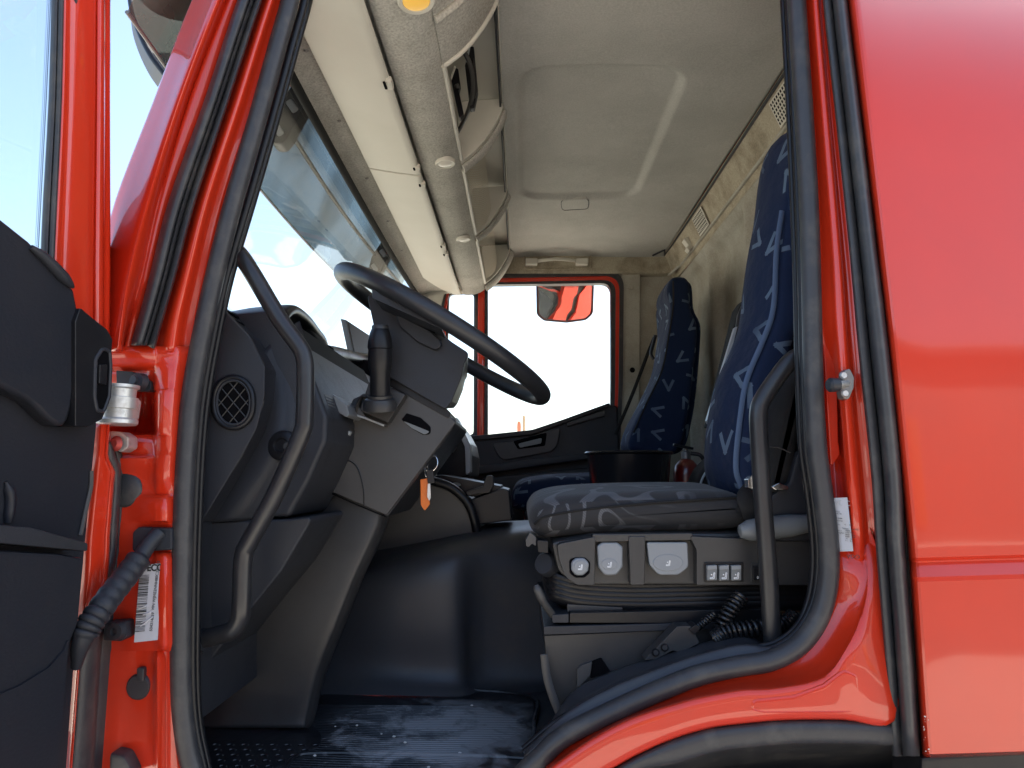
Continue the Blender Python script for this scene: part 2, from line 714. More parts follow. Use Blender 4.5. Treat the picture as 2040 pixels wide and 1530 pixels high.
TUNNELM = mat("worn_black_vinyl", (0.040, 0.042, 0.048), 0.43, bump=(60, 0.14, 5), vary=(11, (0.062, 0.058, 0.052), 0.52, 0.8), rvar=-0.08)
LTGREY = mat("pale_grey_plastic", (0.40, 0.42, 0.43), 0.4, bump=(600, 0.04))
MIDGREY = mat("mid_grey_plastic", (0.15, 0.16, 0.165), 0.42, bump=(600, 0.04))
CREAM = mat("cream_plastic", (0.61, 0.59, 0.515), 0.5, bump=(700, 0.06), vary=(6, (0.57, 0.55, 0.475), 0.4, 0.8))
CARPET = mat("grey_carpet_lining", (0.47, 0.458, 0.41), 0.95, bump=(300, 0.9, 3), vary=(5, (0.32, 0.305, 0.265), 0.46, 0.78), spec=0.1, speck=(230, .22))
HEADLINE = mat("headliner_cloth", (0.48, 0.472, 0.435), 0.95, bump=(500, 0.6, 3), vary=(3.5, (0.385, 0.378, 0.345), 0.42, 0.75), spec=0.1, speck=(260, .10))
WALLCLOTH = mat("back_wall_cloth", (0.42, 0.405, 0.35), 0.95, bump=(300, 0.6, 3), vary=(4, (0.25, 0.225, 0.17), 0.42, 0.75), spec=0.1, speck=(200, .1))
TRIMCLOTH = mat("stained_trim_cloth", (0.42, 0.375, 0.285), 0.95, bump=(300, 0.7, 3), vary=(9, (0.2, 0.165, 0.115), 0.45, 0.72), spec=0.1, speck=(200, .15))
HOOKBLUE = fabric_marks("blue_seat_cover", (0.008, 0.017, 0.048), (0.125, 0.175, 0.24), 11.0)
SWIRL = fabric_swirl("swirl_seat_cloth", (0.032, 0.031, 0.032), (0.14, 0.14, 0.145))
STEEL = mat("zinc_steel", (0.62, 0.62, 0.6), 0.42, metal=0.75, bump=(90, 0.3, 4), vary=(60, (0.4, 0.38, 0.34), 0.5, 0.75), rvar=0.2)
CHROME = mat("bright_metal", (0.75, 0.75, 0.75), 0.22, metal=1.0, bump=(200, 0.05))
GUNMET = mat("grey_cast_metal", (0.22, 0.21, 0.2), 0.42, metal=0.6, bump=(150, 0.3, 3))
PAPER = mat("sticker_paper", (0.50, 0.50, 0.53), 0.6, bump=(40, 0.25, 4), vary=(30, (0.44, 0.42, 0.38), 0.5, 0.8))
INK = mat("black_print", (0.03, 0.03, 0.03), 0.6, bump=(100, 0.05))
GREYINK = mat("grey_print", (0.3, 0.3, 0.33), 0.6, bump=(100, 0.05))
WHITEINK = mat("white_print", (0.8, 0.8, 0.8), 0.5, bump=(100, 0.05))
ORANGE = mat("orange_tag_plastic", (0.75, 0.16, 0.01), 0.35, bump=(80, 0.1))
EXTRED = mat("dark_red_enamel", (0.12, 0.006, 0.006), 0.3, coat=0.6, bump=(60, 0.05))
SCREENM = mat("dark_screen", (0.008, 0.008, 0.010), 0.5, bump=(60, 0.02), spec=.2)
HOLE = mat("shade_and_print_black", (0.004, 0.004, 0.005), 0.9, bump=(60, 0.05), spec=.05)  # mostly openings drawn as flat patches, their inner darkness put into the colour
GROUNDM = mat("pale_gravel_yard", (0.44, 0.405, 0.34), 0.9, bump=(30, 0.8, 5), vary=(0.25, (0.37, 0.34, 0.285), 0.4, 0.7))
WINDSHIELD = clear_glass("windscreen_glass", (0.93, 0.97, 0.95), 0.7, 0.02, (0.6, 0.6, 0.6))
SIDEGLASS = clear_glass("side_window_glass", (0.90, 0.95, 0.94), 0.8, 0.03, (0.7, 0.7, 0.7))
VISORM = clear_glass("smoked_visor_plastic", (0.36, 0.41, 0.375), 0.7, 0.6, (0.20, 0.225, 0.20))
MIRRORM = mat("mirror_glass", (0.45, 0.47, 0.47), 0.03, metal=1.0, bump=(10, 0.01))
# ------------------------------------------------------------------ ground outside
bm = bmesh.new()
bmesh.ops.create_grid(bm, x_segments=40, y_segments=40, size=600)
g = build("ground", bm, GROUNDM)
g['kind'] = 'structure'
rd = bmesh.new()
rd.faces.new([rd.verts.new(p) for p in ((-80, -13, .004), (80, -13, .004), (80, -4.6, .004), (-80, -4.6, .004))])
rd = build("road", rd, mat("worn_asphalt", (.075, .072, .068), .85, bump=(60, .5, 4), vary=(1.2, (.10, .095, .09), .4, .7)))
rd['kind'] = 'structure'
# the low hall across the yard that the side panel mirrors
hall = thing("depot_hall", "long low dark depot hall with orange gates mirrored in the red side panel", "building", Vector((0, -16, 0)))
HALLM = mat("dark_cladding", (.11, .105, .10), .7, bump=(4, .2), vary=(.6, (.14, .13, .12), .4, .7))
build("wall", bm_box(Vector((4, -17.5, 2.3)), (52, 4, 4.6), bev=.02), HALLM, hall)
build("roof", bm_box(Vector((4, -17.4, 4.75)), (53, 4.8, .3), bev=.03), DARKPL, hall)
for k in range(5):
    build("gate", bm_box(Vector((-14 + 7.5 * k, -15.47, 1.7)), (1.5, .1, 2.6), bev=.02), mat("gate_orange", (.30, .10, .03), .6, bump=(9, .2)) if k == 0 else bpy.data.materials["gate_orange"], hall)
# ------------------------------------------------------------------ the cab itself
cab = thing("truck_cab", "red truck cab with its black-sealed doorway, cloth-lined roof and grey rear wall", "truck cab", (0.1, 2.0, 0))
YF = 3.0      # inner face of the far side


def rows_px(tab, cols):
    return [[(c[0], py, c[1]) for c in r] for py, r in tab]


# front door pillar: outer skin, folds and the red jamb, top to bottom
pil = []
for py, o, rg, gr, rl, rr, sl_ in ((-160, 462, 505, 522, 540, 580, 616), (0, 385, 436, 456, 475, 520, 558), (200, 309, 360, 379, 409, 454, 497), (400, 232, 297, 320, 338, 388, 432),
                                   (550, 196, 259, 286, 300, 348, 396), (640, 180, 244, 262, 276, 322, 378), (700, 172, 236, 248, 262, 310, 371)):
    w = rr - rl
    pil.append([P(o - 2, py, 1.10), P(o - 1, py, 1.0), P(o + (rg - o) * 0.1, py, 0.982), P(o + (rg - o) * 0.55, py, 0.957), P(rg - 6, py, 0.935), P(rg + 2, py, 0.938), P(gr - 4, py, 0.958), P(gr + 4, py, 0.955), P(rl, py, 0.965),
                P(rl + 8, py, 0.985), P(rr, py, 0.985), P(rr + (sl_ - rr) * 0.3, py, 0.972), P(rr + (sl_ - rr) * 0.55, py, 0.972), P(rr + (sl_ - rr) * 0.8, py, 0.99), P(sl_ + 16, py, 1.0)])
sheet("front_pillar", pil, PAINT, cab, sv=5, su=3, solid=0.003, sharp=80)
# gutter rubber on the front pillar
gr_ = []
for py, rl, rr in ((-160, 540, 580), (0, 475, 520), (200, 409, 454), (400, 338, 388), (550, 300, 348), (640, 276, 322), (688, 262, 307)):
    f = lambda t: rl + (rr - rl) * t
    d = 0 if py < 680 else (694 - py)
    gr_.append([P(f(0), py, 0.968), P(f(.02), py, 0.945), P(f(.2), py, 0.933), P(f(.42), py, 0.936), P(f(.5), py, 0.952), P(f(.56), py, 0.938), P(f(.66), py, 0.95), P(f(.72), py, 0.952), P(f(.95), py + d, 0.945), P(f(1.0), py + d, 0.968)])
sheet("gutter_rubber", gr_, RUBBER, cab, sv=5, su=3, solid=0.003, sharp=70)
# lower part of the front pillar with its pressed steps and the dark hinge pocket
low = []
LT = [  # py, Y of the columns: 196, 232, 262, 306, 314, 332, 346, 372
    (690, (.955, .955, .955, .965, .970, .975, .985, 1.0)),
    (722, (.960, .960, .962, .968, .972, .975, .985, 1.0)),
    (738, (.990, .990, .990, .985, .972, .972, .985, 1.0)),
    (776, (.995, .995, .995, .990, .972, .970, .985, 1.0)),
    (782, (1.09, 1.09, 1.09, 1.09, .975, .970, .985, 1.0)),
    (862, (1.09, 1.09, 1.09, 1.09, .975, .970, .985, 1.0)),
    (868, (.995, .995, .995, .992, .975, .970, .985, 1.0)),
    (905, (.990, .990, .990, .985, .975, .970, .985, 1.0)),
    (914, (.975, .975, .975, .975, .972, .970, .985, 1.0)),
    (955, (.985, .985, .985, .985, .972, .972, .985, 1.0)),
    (985, (.985, .985, .985, .985, .985, .985, .985, 1.0)),
    (996, (.985, .985, .985, .972, .970, .970, .985, 1.0)),
    (1036, (.985, .985, .985, .972, .968, .968, .985, 1.0)),
    (1044, (.985, .985, .985, .985, .985, .985, .985, 1.0)),
    (1104, (.985, .985, .985, .985, .985, .985, .985, 1.0)),
    (1114, (.985, .985, .980, .975, .970, .966, .985, 1.0)),
    (1280, (.985, .985, .980, .975, .970, .966, .982, 1.0)),
    (1292, (.985, .985, .985, .985, .985, .985, .985, 1.0)),
    (1318, (.985, .985, .985, .985, .968, .985, .985, 1.0)),
    (1400, (.985, .985, .985, .980, .966, .985, .985, 1.0)),
    (1480, (.985, .985, .985, .978, .966, .985, .985, 1.0)),
    (1600, (.985, .985, .985, .978, .966, .985, .985, 1.0))]
for py, ys in LT:
    sh = 0 if py < 1300 else (py - 1300) * 0.03
    r = 346 if py > 1000 else 346 + (1000 - py) * 0.06
    cols = (190, 232, 262, 304, 314, r - 16, r, r + 30)
    low.append([P(c + (sh if 0 else 0), py, y) for c, y in zip(cols, ys)])
sheet("pillar_foot", low, PAINT, cab, su=3, sv=2, solid=0.003, sharp=60)
# rear door jamb: red strips between doorway seal and rear rubber, widening towards the bottom
jb = []
for py, a, b_ in ((-200, 1596, 1628), (0, 1606, 1643), (250, 1622, 1668), (500, 1636, 1695), (660, 1640, 1710), (800, 1648, 1722), (950, 1656, 1738), (1060, 1668, 1747), (1160, 1668, 1756), (1290, 1640, 1768), (1440, 1640, 1780)):
    w = b_ - a
    y1 = 0.985 + (.03 if py > 1100 else 0)
    bulge = 0.03 if 690 < py < 1000 else 0.0
    jb.append([P(a - 14, py, y1 + .015), P(a + w * .02, py, y1 + .013 + bulge), P(a + w * .28, py, y1 + bulge), P(a + w * .42, py, y1 - .012), P(a + w * .6, py, y1 - .014), P(a + w * .68, py, y1 - .004), P(a + w * .8, py, y1 - .002), P(b_ + 4, py, y1 - .01), P(b_ + 12, py, y1 + .005)])
sheet("rear_jamb", jb, PAINT, cab, su=3, sv=5, solid=0.003, sharp=70)
# sill: from the seal down over the wheel arch
SEALO = [(1078, 1528), (1165, 1466), (1228, 1431), (1322, 1390), (1385, 1365), (1463, 1346), (1526, 1337), (1589, 1309), (1636, 1265), (1667, 1193), (1670, 1130)]
RIDGE = [(1092, 1534), (1178, 1474), (1260, 1431), (1354, 1400), (1400, 1388), (1475, 1374), (1542, 1370), (1640, 1348), (1690, 1290), (1718, 1220), (1728, 1130)]
ARCHE = [(1190, 1545), (1216, 1530), (1270, 1500), (1340, 1469), (1416, 1447), (1495, 1437), (1573, 1431), (1680, 1431), (1776, 1436), (1778, 1300), (1757, 1130)]
rr_ = []
for q_, (s, r, a) in enumerate(zip(SEALO, RIDGE, ARCHE)):
    bl = {9: .012, 10: .026}.get(q_, 0)
    mid = ((r[0] + a[0]) / 2, (r[1] + a[1]) / 2)
    s2 = (s[0] - 6, s[1] - 12)
    rr_.append([P(*s2, 1.0), P(s[0] * .55 + r[0] * .45, s[1] * .55 + r[1] * .45, .988), P(*r, .958 + bl), P(r[0] + 2, r[1] + 7, .95 + bl), P(*mid, .948 + bl), P(a[0], a[1] - 8 if a[1] > 1350 else a[1], .948 + bl), P(*a, .955), P(a[0], a[1] + 6 if a[1] > 1350 else a[1], .99)])
rr_.append([v_ + Vector((0, .03, .06)) for v_ in rr_[-1]])
sheet("sill", rr_, PAINT, cab, su=3, sv=5, solid=0.003, sharp=70)
# pressed pocket in the sill, its raised lip
pk = [(1496, 1412, 8), (1500, 1396, 12), (1580, 1388), (1640, 1366), (1680, 1336, 14), (1704, 1346, 10), (1709, 1408, 10), (1690, 1416, 8), (1520, 1417, 10)]
pkf = fillet(pk, 6, 5)
tube("pressed_pocket", [P(x, y, .949) for x, y in pkf], 0.0034, PAINT, cab, n=8, sm=1, closed=True)
# rear rubber of the door gap
rb = []
for py, a, b_ in ((-200, 1626, 1668), (0, 1641, 1687), (250, 1668, 1717), (500, 1694, 1747), (700, 1712, 1772), (950, 1738, 1797), (1080, 1746, 1801), (1300, 1764, 1818), (1506, 1780, 1831)):
    f = lambda t: a + (b_ - a) * t
    rb.append([P(f(0), py, .975), P(f(.02), py, .955), P(f(.12), py, .95), P(f(.3), py, .952), P(f(.34), py, .965), P(f(.38), py, .965), P(f(.42), py, .95), P(f(.5), py, .938), P(f(.7), py, .93), P(f(.88), py, .935), P(f(.97), py, .95), P(f(1.02), py, .975)])
sheet("rear_gap_rubber", rb, RUBBER, cab, su=3, sv=4, solid=0.003, sharp=70)
# rear side panel with the pressed swage line
rp = []
for k, (dy, st) in enumerate(((-200, 0), (300, 0), (700, 0), (1085, 0), (1100, 0), (1110, 0), (1117, 1), (1122, 1), (1150, 2), (1158, 3), (1300, 3), (1470, 3), (1500, 3), (1508, 4))):
    row = []
    for t in (0, .015, .05, .2, .5, 1.0, 1.5):
        l = 1688 + (dy * 0.1) if dy < 1000 else 1688 + dy * 0.1
        l = (1690 + dy * 0.117) if dy < 950 else (1801 + (dy - 950) * 0.068)
        px = l + 700 * t
        Y = {0: .93, 1: .938, 2: .926, 3: .93, 4: .95}[st]
        sl2 = -0.03 if dy > 1000 else 0
        if t == 0:
            Y += .03
        elif t == .015:
            Y += .004
        row.append(P(px, dy + sl2 * (px - l) * min(1, max(0, (dy - 1000) / 100)) + (22 if dy > 1490 else 0) * (1 if t < .02 else 0.6) * 0, Y))
    rp.append(row)
sheet("rear_panel", rp, PANEL_PAINT, cab, su=4, solid=0.004, sharp=25)
# a pale scratch and small chips on the panel
sc_ = [P(1924, 266, .9295), P(1934, 290, .9295), P(1943, 315, .9295), P(1952, 340, .9295)]
tube("scratch", sc_, 0.0007, WHITEINK, cab, n=6)
bmc = bmesh.new()
for _ in range(26):
    a = random.random()
    if a < .45:
        x, y = 1840 + random.random() ** 2 * 14, 1425 + random.random() * 75
    elif a < .8:
        x, y = 1840 + random.random() * 190, 1497 - random.random() * 5
    else:
        x, y = 1850 + random.random() * 170, 1380 + random.random() * 90
    bmesh.ops.create_icosphere(bmc, subdivisions=1, radius=random.uniform(.0003, .0008), matrix=Matrix.Translation(P(x, y, .9285)) @ Matrix.Diagonal((1.6 * random.uniform(.6, 1.4), .3, random.uniform(.6, 1.6), 1)))
ch = build("paint_chips", bmc, mat("bare_primer", (0.6, 0.56, 0.48), 0.7, bump=(50, .1)), cab)
ch['kind'] = 'stuff'
prism("lower_skirt", [(1836, 1509), (2300, 1476), (2300, 1800), (1836, 1800)], .945, 1.02, SMOOTHBLK, cab, bev=.006)
# wheel arch: pale black lip and dark liner behind
al = []
for x, y in ((1140, 1590), (1216, 1535), (1270, 1503), (1340, 1472), (1416, 1450), (1495, 1440), (1573, 1434), (1680, 1434), (1776, 1439), (1800, 1446)):
    k = 46 if x > 1300 else 30
    al.append([P(x, y, .972), P(x + 3, y + 6, .955), P(x + 8, y + k - 12, .952), P(x + 10, y + k, .958), P(x + 14, y + k + 4, 1.0), P(x + 20, y + k + 60, 1.12), P(x + 40, y + 260, 1.16)])
sheet("wheel_arch", al, RUBBER, cab, su=3, sv=5, solid=.003, sharp=60)
# ---- the main doorway seal
SP = [(600, -110), (578, 0), (556, 80), (512, 240), (466, 400), (428, 550), (398, 690), (380, 800), (370, 920), (364, 1060), (361, 1200), (360, 1340), (366, 1440), (384, 1530), (420, 1580)]
BP = [(1060, 1524), (1122, 1468), (1228, 1414), (1322, 1372), (1393, 1345), (1471, 1327), (1534, 1316), (1590, 1286), (1628, 1236), (1648, 1170), (1651, 1090), (1640, 990), (1628, 900), (1622, 800), (1619, 700), (1616, 560), (1611, 400), (1601, 220), (1587, 0), (1580, -160)]
seal = tube("doorway_seal", [P(x, y, .99) for x, y in SP] + [P(700, 1615, .99), P(960, 1600, .99)] + [P(x, y, .99) for x, y in BP], 0.0140, RUBBER, cab, n=16, sm=7)
SL = [(x + 22 + (6 if y < 500 else 0), y + 3) for x, y in SP[:-1]]
tube("seal_lip", [P(x, y, 1.012) for x, y in SL], 0.0065, SMOOTHBLK, seal, n=10, sm=7)
tube("seal_lip", [P(x + 9, y + 1, 1.03) for x, y in SL], 0.006, SMOOTHBLK, seal, n=10, sm=7)
BL = [(1045, 1500), (1118, 1441), (1228, 1390), (1322, 1347), (1401, 1318), (1479, 1301), (1542, 1290), (1588, 1258), (1618, 1205), (1629, 1150), (1630, 1085), (1620, 990), (1607, 900), (1602, 800), (1599, 700), (1596, 560), (1590, 400), (1582, 220), (1570, 0), (1562, -160)]
tube("seal_lip", [P(x, y, 1.012) for x, y in BL], 0.0055, SMOOTHBLK, seal, n=10, sm=7)
tube("seal_lip", [P(x - (10 if y < 1250 else 2), y - (0 if y < 1250 else 8), 1.03) for x, y in BL], 0.005, SMOOTHBLK, seal, n=10, sm=7)
# black plastic sill trim inside the seal
st = []
for (lx, ly), (ux, uy) in zip([(1045, 1500), (1118, 1441), (1228, 1390), (1322, 1347), (1401, 1318), (1479, 1301), (1545, 1288)], [(1085, 1470), (1112, 1418), (1166, 1362), (1310, 1309), (1396, 1284), (1478, 1264), (1536, 1296)]):
    m = lambda t: (lx + (ux - lx) * t, ly + (uy - ly) * t)
    st.append([P(lx, ly + 10, 1.0), P(*m(.06), 1.006), P(*m(.36), 1.010), P(*m(.42), 1.018), P(*m(.48), 1.05), P(*m(.90), 1.085), P(*m(.97), 1.095), P(*m(1), 1.13)])
sheet("sill_trim", st, mat("satin_sill_plastic", (.028, .030, .036), .36, bump=(400, .1), vary=(20, (.04, .041, .045), .45, .8), rvar=.15), cab, su=3, sv=5, solid=.003, sharp=50)
prism("pillar_inner_trim", [(378, 600), (396, 600), (384, 1000), (380, 1450), (362, 1450), (366, 1000)], 1.035, 1.3, GRAIN, cab, bev=.003)
# ---- roof, walls, floor shell
wprism("roof", [(-.62, 1.03), (-.45, 1.16), (1.6, 1.16), (1.6, 1.03)], .93, 3.08, PAINT, cab, bev=.01)
wprism("door_header", [(-.47, .86), (-.47, 1.03), (.9, 1.03), (.9, .86)], .965, 1.03, PAINT, cab, bev=.006)
wprism("back_panel", [(.76, -1.0), (.76, 1.03), (.80, 1.03), (.80, -1.0)], .99, 3.05, PAINT, cab, bev=.005)
wprism("front_panel", [(-.78, -.9), (-.66, .16), (-.62, .16), (-.7, -.9)], .99, 3.05, PAINT, cab, bev=.005)
wprism("floor", [(-.72, -.452), (.78, -.452), (.78, -.52), (-.72, -.52)], 1.0, 3.05, TUNNELM, cab, bev=.005)
# windscreen and its surround
ws = []
for y, b in ((1.02, 0), (1.3, .03), (1.7, .05), (2.03, .056), (2.4, .05), (2.75, .03), (3.0, 0)):
    ws.append([V(-.575 - b * 1.2, y, .12), V(-.53 - b * 1.1, y, .3), V(-.495 - b * .7, y, .55), V(-.463 - b * .25, y, .80)])
sheet("windscreen", ws, WINDSHIELD, cab, su=3, sv=4, sharp=80)
tube("windscreen_seal", [V(-.447 - b * .25, y, .785) for y, b in ((1.02, 0), (1.3, .03), (1.7, .05), (2.03, .056), (2.4, .05), (2.75, .03), (2.93, .005))] + [V(-.452, 2.96, .76), V(-.5, 2.965, .5), V(-.57, 2.97, .12)], .010, mat("matt_seal_rubber", (.008, .008, .008), .8, bump=(80, .1), spec=.2), cab, n=10, sm=5)
wprism("windscreen_header", [(-.47, .80), (-.56, 1.03), (-.30, 1.03), (-.42, .815)], 1.0, 3.0, DARKPL, cab, bev=.004)
# far front pillar trim
prism("far_pillar_trim", [(832, 590), (846, 566), (915, 574), (885, 585), (872, 640), (838, 650)], 2.95, 3.02, CREAM, cab, bev=.006)
# far side above the door, with its sag lines
ft = []
for px in (1000, 1033, 1042, 1180, 1185, 1290, 1335, 1352):
    rec = .0
    ft.append([P(px, 478, 2.93), P(px, 487, 2.945), P(px, 493, 2.95), P(px, 538, 2.95), P(px, 545, 2.957), P(px, 552, 2.99)])
sheet("far_roof_trim", ft, TRIMCLOTH, cab, su=3, sharp=50)
hp = fillet([(1046, 494), (1175, 492), (1178, 535), (1044, 537)], 8)
tube("trim_recess_edge", [P(x, y, 2.948) for x, y in hp], .004, TRIMCLOTH, cab, n=6, sm=1, closed=True)
# far side wall behind the door
prism("far_door_frame", [(1224, 532), (1280, 532), (1280, 905), (1228, 905)], 3.02, 3.05, PAINT, cab, bev=.002)
prism("far_pillar", [(1238, 540), (1276, 541), (1274, 900), (1232, 900)], 2.965, 3.0, WALLCLOTH, cab, bev=.006)
prism("far_wall", [(1276, 535), (1385, 535), (1385, 1010), (1270, 1010)], 2.985, 3.02, WALLCLOTH, cab, bev=.004)
lathe("pillar_hole", [(0, 0), (.011, 0), (.013, -.004)], P(1260, 737, 2.963), (0, -1, 0), HOLE, cab, n=14)
lathe("pillar_button", [(.014, -.002), (.012, .003), (0, .004)], P(1257, 572, 2.965), (0, -1, 0), WALLCLOTH, cab, n=14)
# headliner with the raised hatch panel
bm = bmesh.new()
nx, ny = 110, 220
grid = []
for j in range(ny + 1):
    y = 1.0 + (2.955 - 1.0) * j / ny
    row = []
    for i in range(nx + 1):
        x = -.052 + (.648 + .052) * i / nx
        cx, cy, hx, hy, rr0 = .205, 1.93, .208, .39, .075
        dx, dy = abs(x - cx) - hx + rr0, abs(y - cy) - hy + rr0
        d = math.hypot(max(dx, 0), max(dy, 0)) + min(max(dx, dy), 0) - rr0
        s = min(1, max(0, (.010 - d) / .026))
        s = s * s * (3 - 2 * s)
        z = .99 + .015 * s + .004 * math.sin(x * 9) * math.sin(y * 5)
        if i in (0, nx):
            z += .006
        if y > 2.9:
            z -= (y - 2.9) ** 2 * 3
        row.append(bm.verts.new(V(x, y, z)))
    grid.append(row)
for j in range(ny):
    for i in range(nx):
        bm.faces.new([grid[j][i], grid[j + 1][i], grid[j + 1][i + 1], grid[j][i + 1]])
hl = build("headliner", bm, HEADLINE, cab, sharp=80)
hb = fillet([(1117, 399), (1173, 396), (1172, 416), (1120, 419)], 7)
build("hatch_cap", bm_extr([hit(x, y, V(0, 0, .985), Vector((0, 0, 1))) for x, y in hb], Vector((0, 0, .012)), .002), HEADLINE, hl, wn=True)
tube("hatch_cap_gap", [hit(x, y, V(0, 0, .9865), Vector((0, 0, 1))) for x, y in hb], .0016, GRAIN, hl, n=6, sm=1, closed=True)
# shadow gaps along the headliner edges, imitated by slim dark tubes
tube("headliner_gap_shade", [V(-.054, 1.0, .985), V(-.054, 2.96, .985)], .0028, GRAIN, hl, n=6, sm=1)
tube("headliner_gap_shade", [V(.651, 1.0, .987), V(.651, 2.8, .987), V(.63, 2.87, .985), V(.59, 2.93, .98)], .004, GRAIN, hl, n=6, sm=3)
# rear wall: sloping upper band with vents, then the pressed wall below
bw = []
for y in (1.02, 1.5, 2.0, 2.5, 2.8, 2.9, 2.99):
    e = 0 if y < 2.7 else (y - 2.7) * .05
    bw.append([V(.648 - e, y, .992), V(.664 - e, y, .975), V(.69 - e, y, .91), V(.697 - e, y, .90), V(.703 - e, y, .888), V(.70 - e, y, .872)])
wall = sheet("back_wall_band", bw, TRIMCLOTH, cab, su=3, sv=4, sharp=60)
RIBS = ((1.18, .04), (1.62, .05), (2.06, .05), (2.5, .05), (2.86, .04))
bw = []
N_ = 130
for j in range(N_ + 1):
    y = 1.02 + 1.98 * j / N_
    d = 0
    for c, w in RIBS:
        t = max(0, 1 - abs(y - c) / w)
        d = max(d, t * t * (3 - 2 * t))
    o = .04 * (1 - d)
    wob = .003 * math.sin(y * 11)
    bw.append([V(.70, y, .875), V(.704 + o * .3, y, .85), V(.706 + o + wob, y, .80), V(.71 + o + wob * 2, y, .55), V(.71 + o + wob, y, .25), V(.71 + o, y, -.05), V(.71 + o, y, -.46)])
sheet("back_wall", bw, WALLCLOTH, cab, su=4, sharp=80)
tube("back_wall_piping", [V(.692, 1.02, .905), V(.692, 2.75, .905), V(.68, 2.85, .90), V(.655, 2.92, .885)], .006, WALLCLOTH, cab, n=8, sm=3)


def wall_vent(cy):
    """perforated plate lying on the sloping band"""
    up = (V(.664, 0, .975) - V(.69, 0, .91)).normalized()
    nrm = Vector((-up.z, 0, up.x)).normalized()
    if nrm.x > 0:
        nrm = -nrm
    o = V(.676, cy, .944) + nrm * .004
    yv = Vector((0, 1, 0))
    hw, hh = .062, .037
    pl = build("wall_vent", bm_extr([o + yv * a * hw + up * b_ * hh for a, b_ in ((-1, -1), (1, -1), (1, 1), (-1, 1))], nrm * .004, .0015), CREAM, cab, wn=True)
    h = bmesh.new()
    for i in range(9):
        for j in range(6):
            c = o + yv * (-.052 + .013 * i) + up * (-.028 + .0112 * j) + nrm * .0046
            s = .0036
            h.faces.new([h.verts.new(c + yv * a * s + up * b_ * s) for a, b_ in ((-1, -1), (1, -1), (1, 1), (-1, 1))])
    q = build("vent_holes", h, HOLE, pl)
    q['kind'] = 'stuff'


wall_vent(2.43)
wall_vent(1.62)
# coat hook in the corner
hk = prism("coat_hook", [(1362, 476), (1372, 470), (1381, 492), (1374, 500), (1368, 494), (1371, 488)], 2.62, 2.66, CREAM, cab, bev=.003)
# far outer skin below and behind the far door, and the body behind the cab
wprism("far_side_skin", [(-.74, -1.0), (-.66, .16), (-.52, .06), (.56, .27), (.60, .97), (-.46, .95), (-.47, 1.03), (.8, 1.03), (.8, -1.0)], 3.06, 3.08, PANEL_PAINT, cab, bev=.003)
wprism("load_body", [(.9, -.6), (.9, 1.5), (4.4, 1.5), (4.4, -.6)], 1.0, 3.12, PANEL_PAINT, cab, bev=.01)
# ---- smaller parts of the doorway
# latch pin on the rear jamb
lp = prism("latch_striker", [(1681, 738, 6), (1694, 733, 6), (1703, 752, 6), (1702, 772), (1692, 796, 8), (1680, 794, 6), (1676, 780)], .955, .972, GUNMET, cab, rad=3, bev=.003)
tpx("striker_pin", [(1687, 765, .958), (1668, 766, .945), (1658, 767, .938)], .0052, STEEL, lp, n=14, sm=4)
lathe("striker_cap", [(0, -.008), (.0095, -.008), (.010, 0), (.010, .004), (.0075, .007), (0, .007)], P(1659, 767, .938), (-1, -.1, 0), GRAIN, lp, n=14)
for x, y in ((1680, 748), (1683, 784)):
    lathe("screw", [(0, .003), (.004, .003), (.0055, 0)], P(x, y, .953), (0, -1, 0), STEEL, lp, n=12)
# orange-red reflective inner plate beside the seal
prism("latch_plate", [(1640, 672, 0), (1650, 676, 8), (1667, 706, 10), (1670, 880, 10), (1674, 905, 10), (1660, 925, 6), (1655, 926, 0)], 1.0, 1.01, PAINT, cab, rad=4, bev=.004)
# stickers
vp = build("service_sticker", bm_extr([P(x, y, q) for x, y, q in ((1658, 992, .9875), (1688, 991, .9705), (1700, 1098, .9705), (1668, 1099, .9875))], Vector((0, .0006, 0)), 0), PAPER, cab)


def flat_text(name, body, px, py, Y, size, m, parent, tilt=0.0, sx=1.0, bold=0.0):
    return text(name, body, P(px, py, Y), (R(90), R(tilt), 0), size, m, parent, sx=sx, bold=bold)


text("print_heading", "VDO", P(1661, 1006, .9825), (R(90), R(3), R(-29)), .0105, LTGREY, vp, sx=1.0)
for k, (x, y, s) in enumerate(((1662, 1020, "VDO"), (1663, 1024, "Kfz. Nr. 037"), (1664, 1033, "Kienzle-FLEX 2 W.1"), (1665, 1038, "Werne Borlet"), (1667, 1046, "km"), (1679, 1046, "15  -  1841"), (1675, 1053.5, "Tachoabnahme 5721"),
                               (1667, 1058, "W ="), (1681, 1058, "14500"), (1667, 1062, "imp/km"), (1682, 1062, "1742 TCO"), (1682, 1066, "8000   4000"), (1682, 1070, "8000   4000"), (1682, 1074, "14     16"), (1682, 1078, "0.1    0.5"))):
    text("print_line", s, P(x + 2, y, .9695 + .017 * max(0, min(1, (1688 + (y - 991) * .112 - x) / 30)) - .0035), (R(90), R(4), R(-29)), .0026, INK, vp)
flat_text("stamp_print", "VDO", 1687, 1112, .9685, .0075, INK, cab, 2, 1.1)
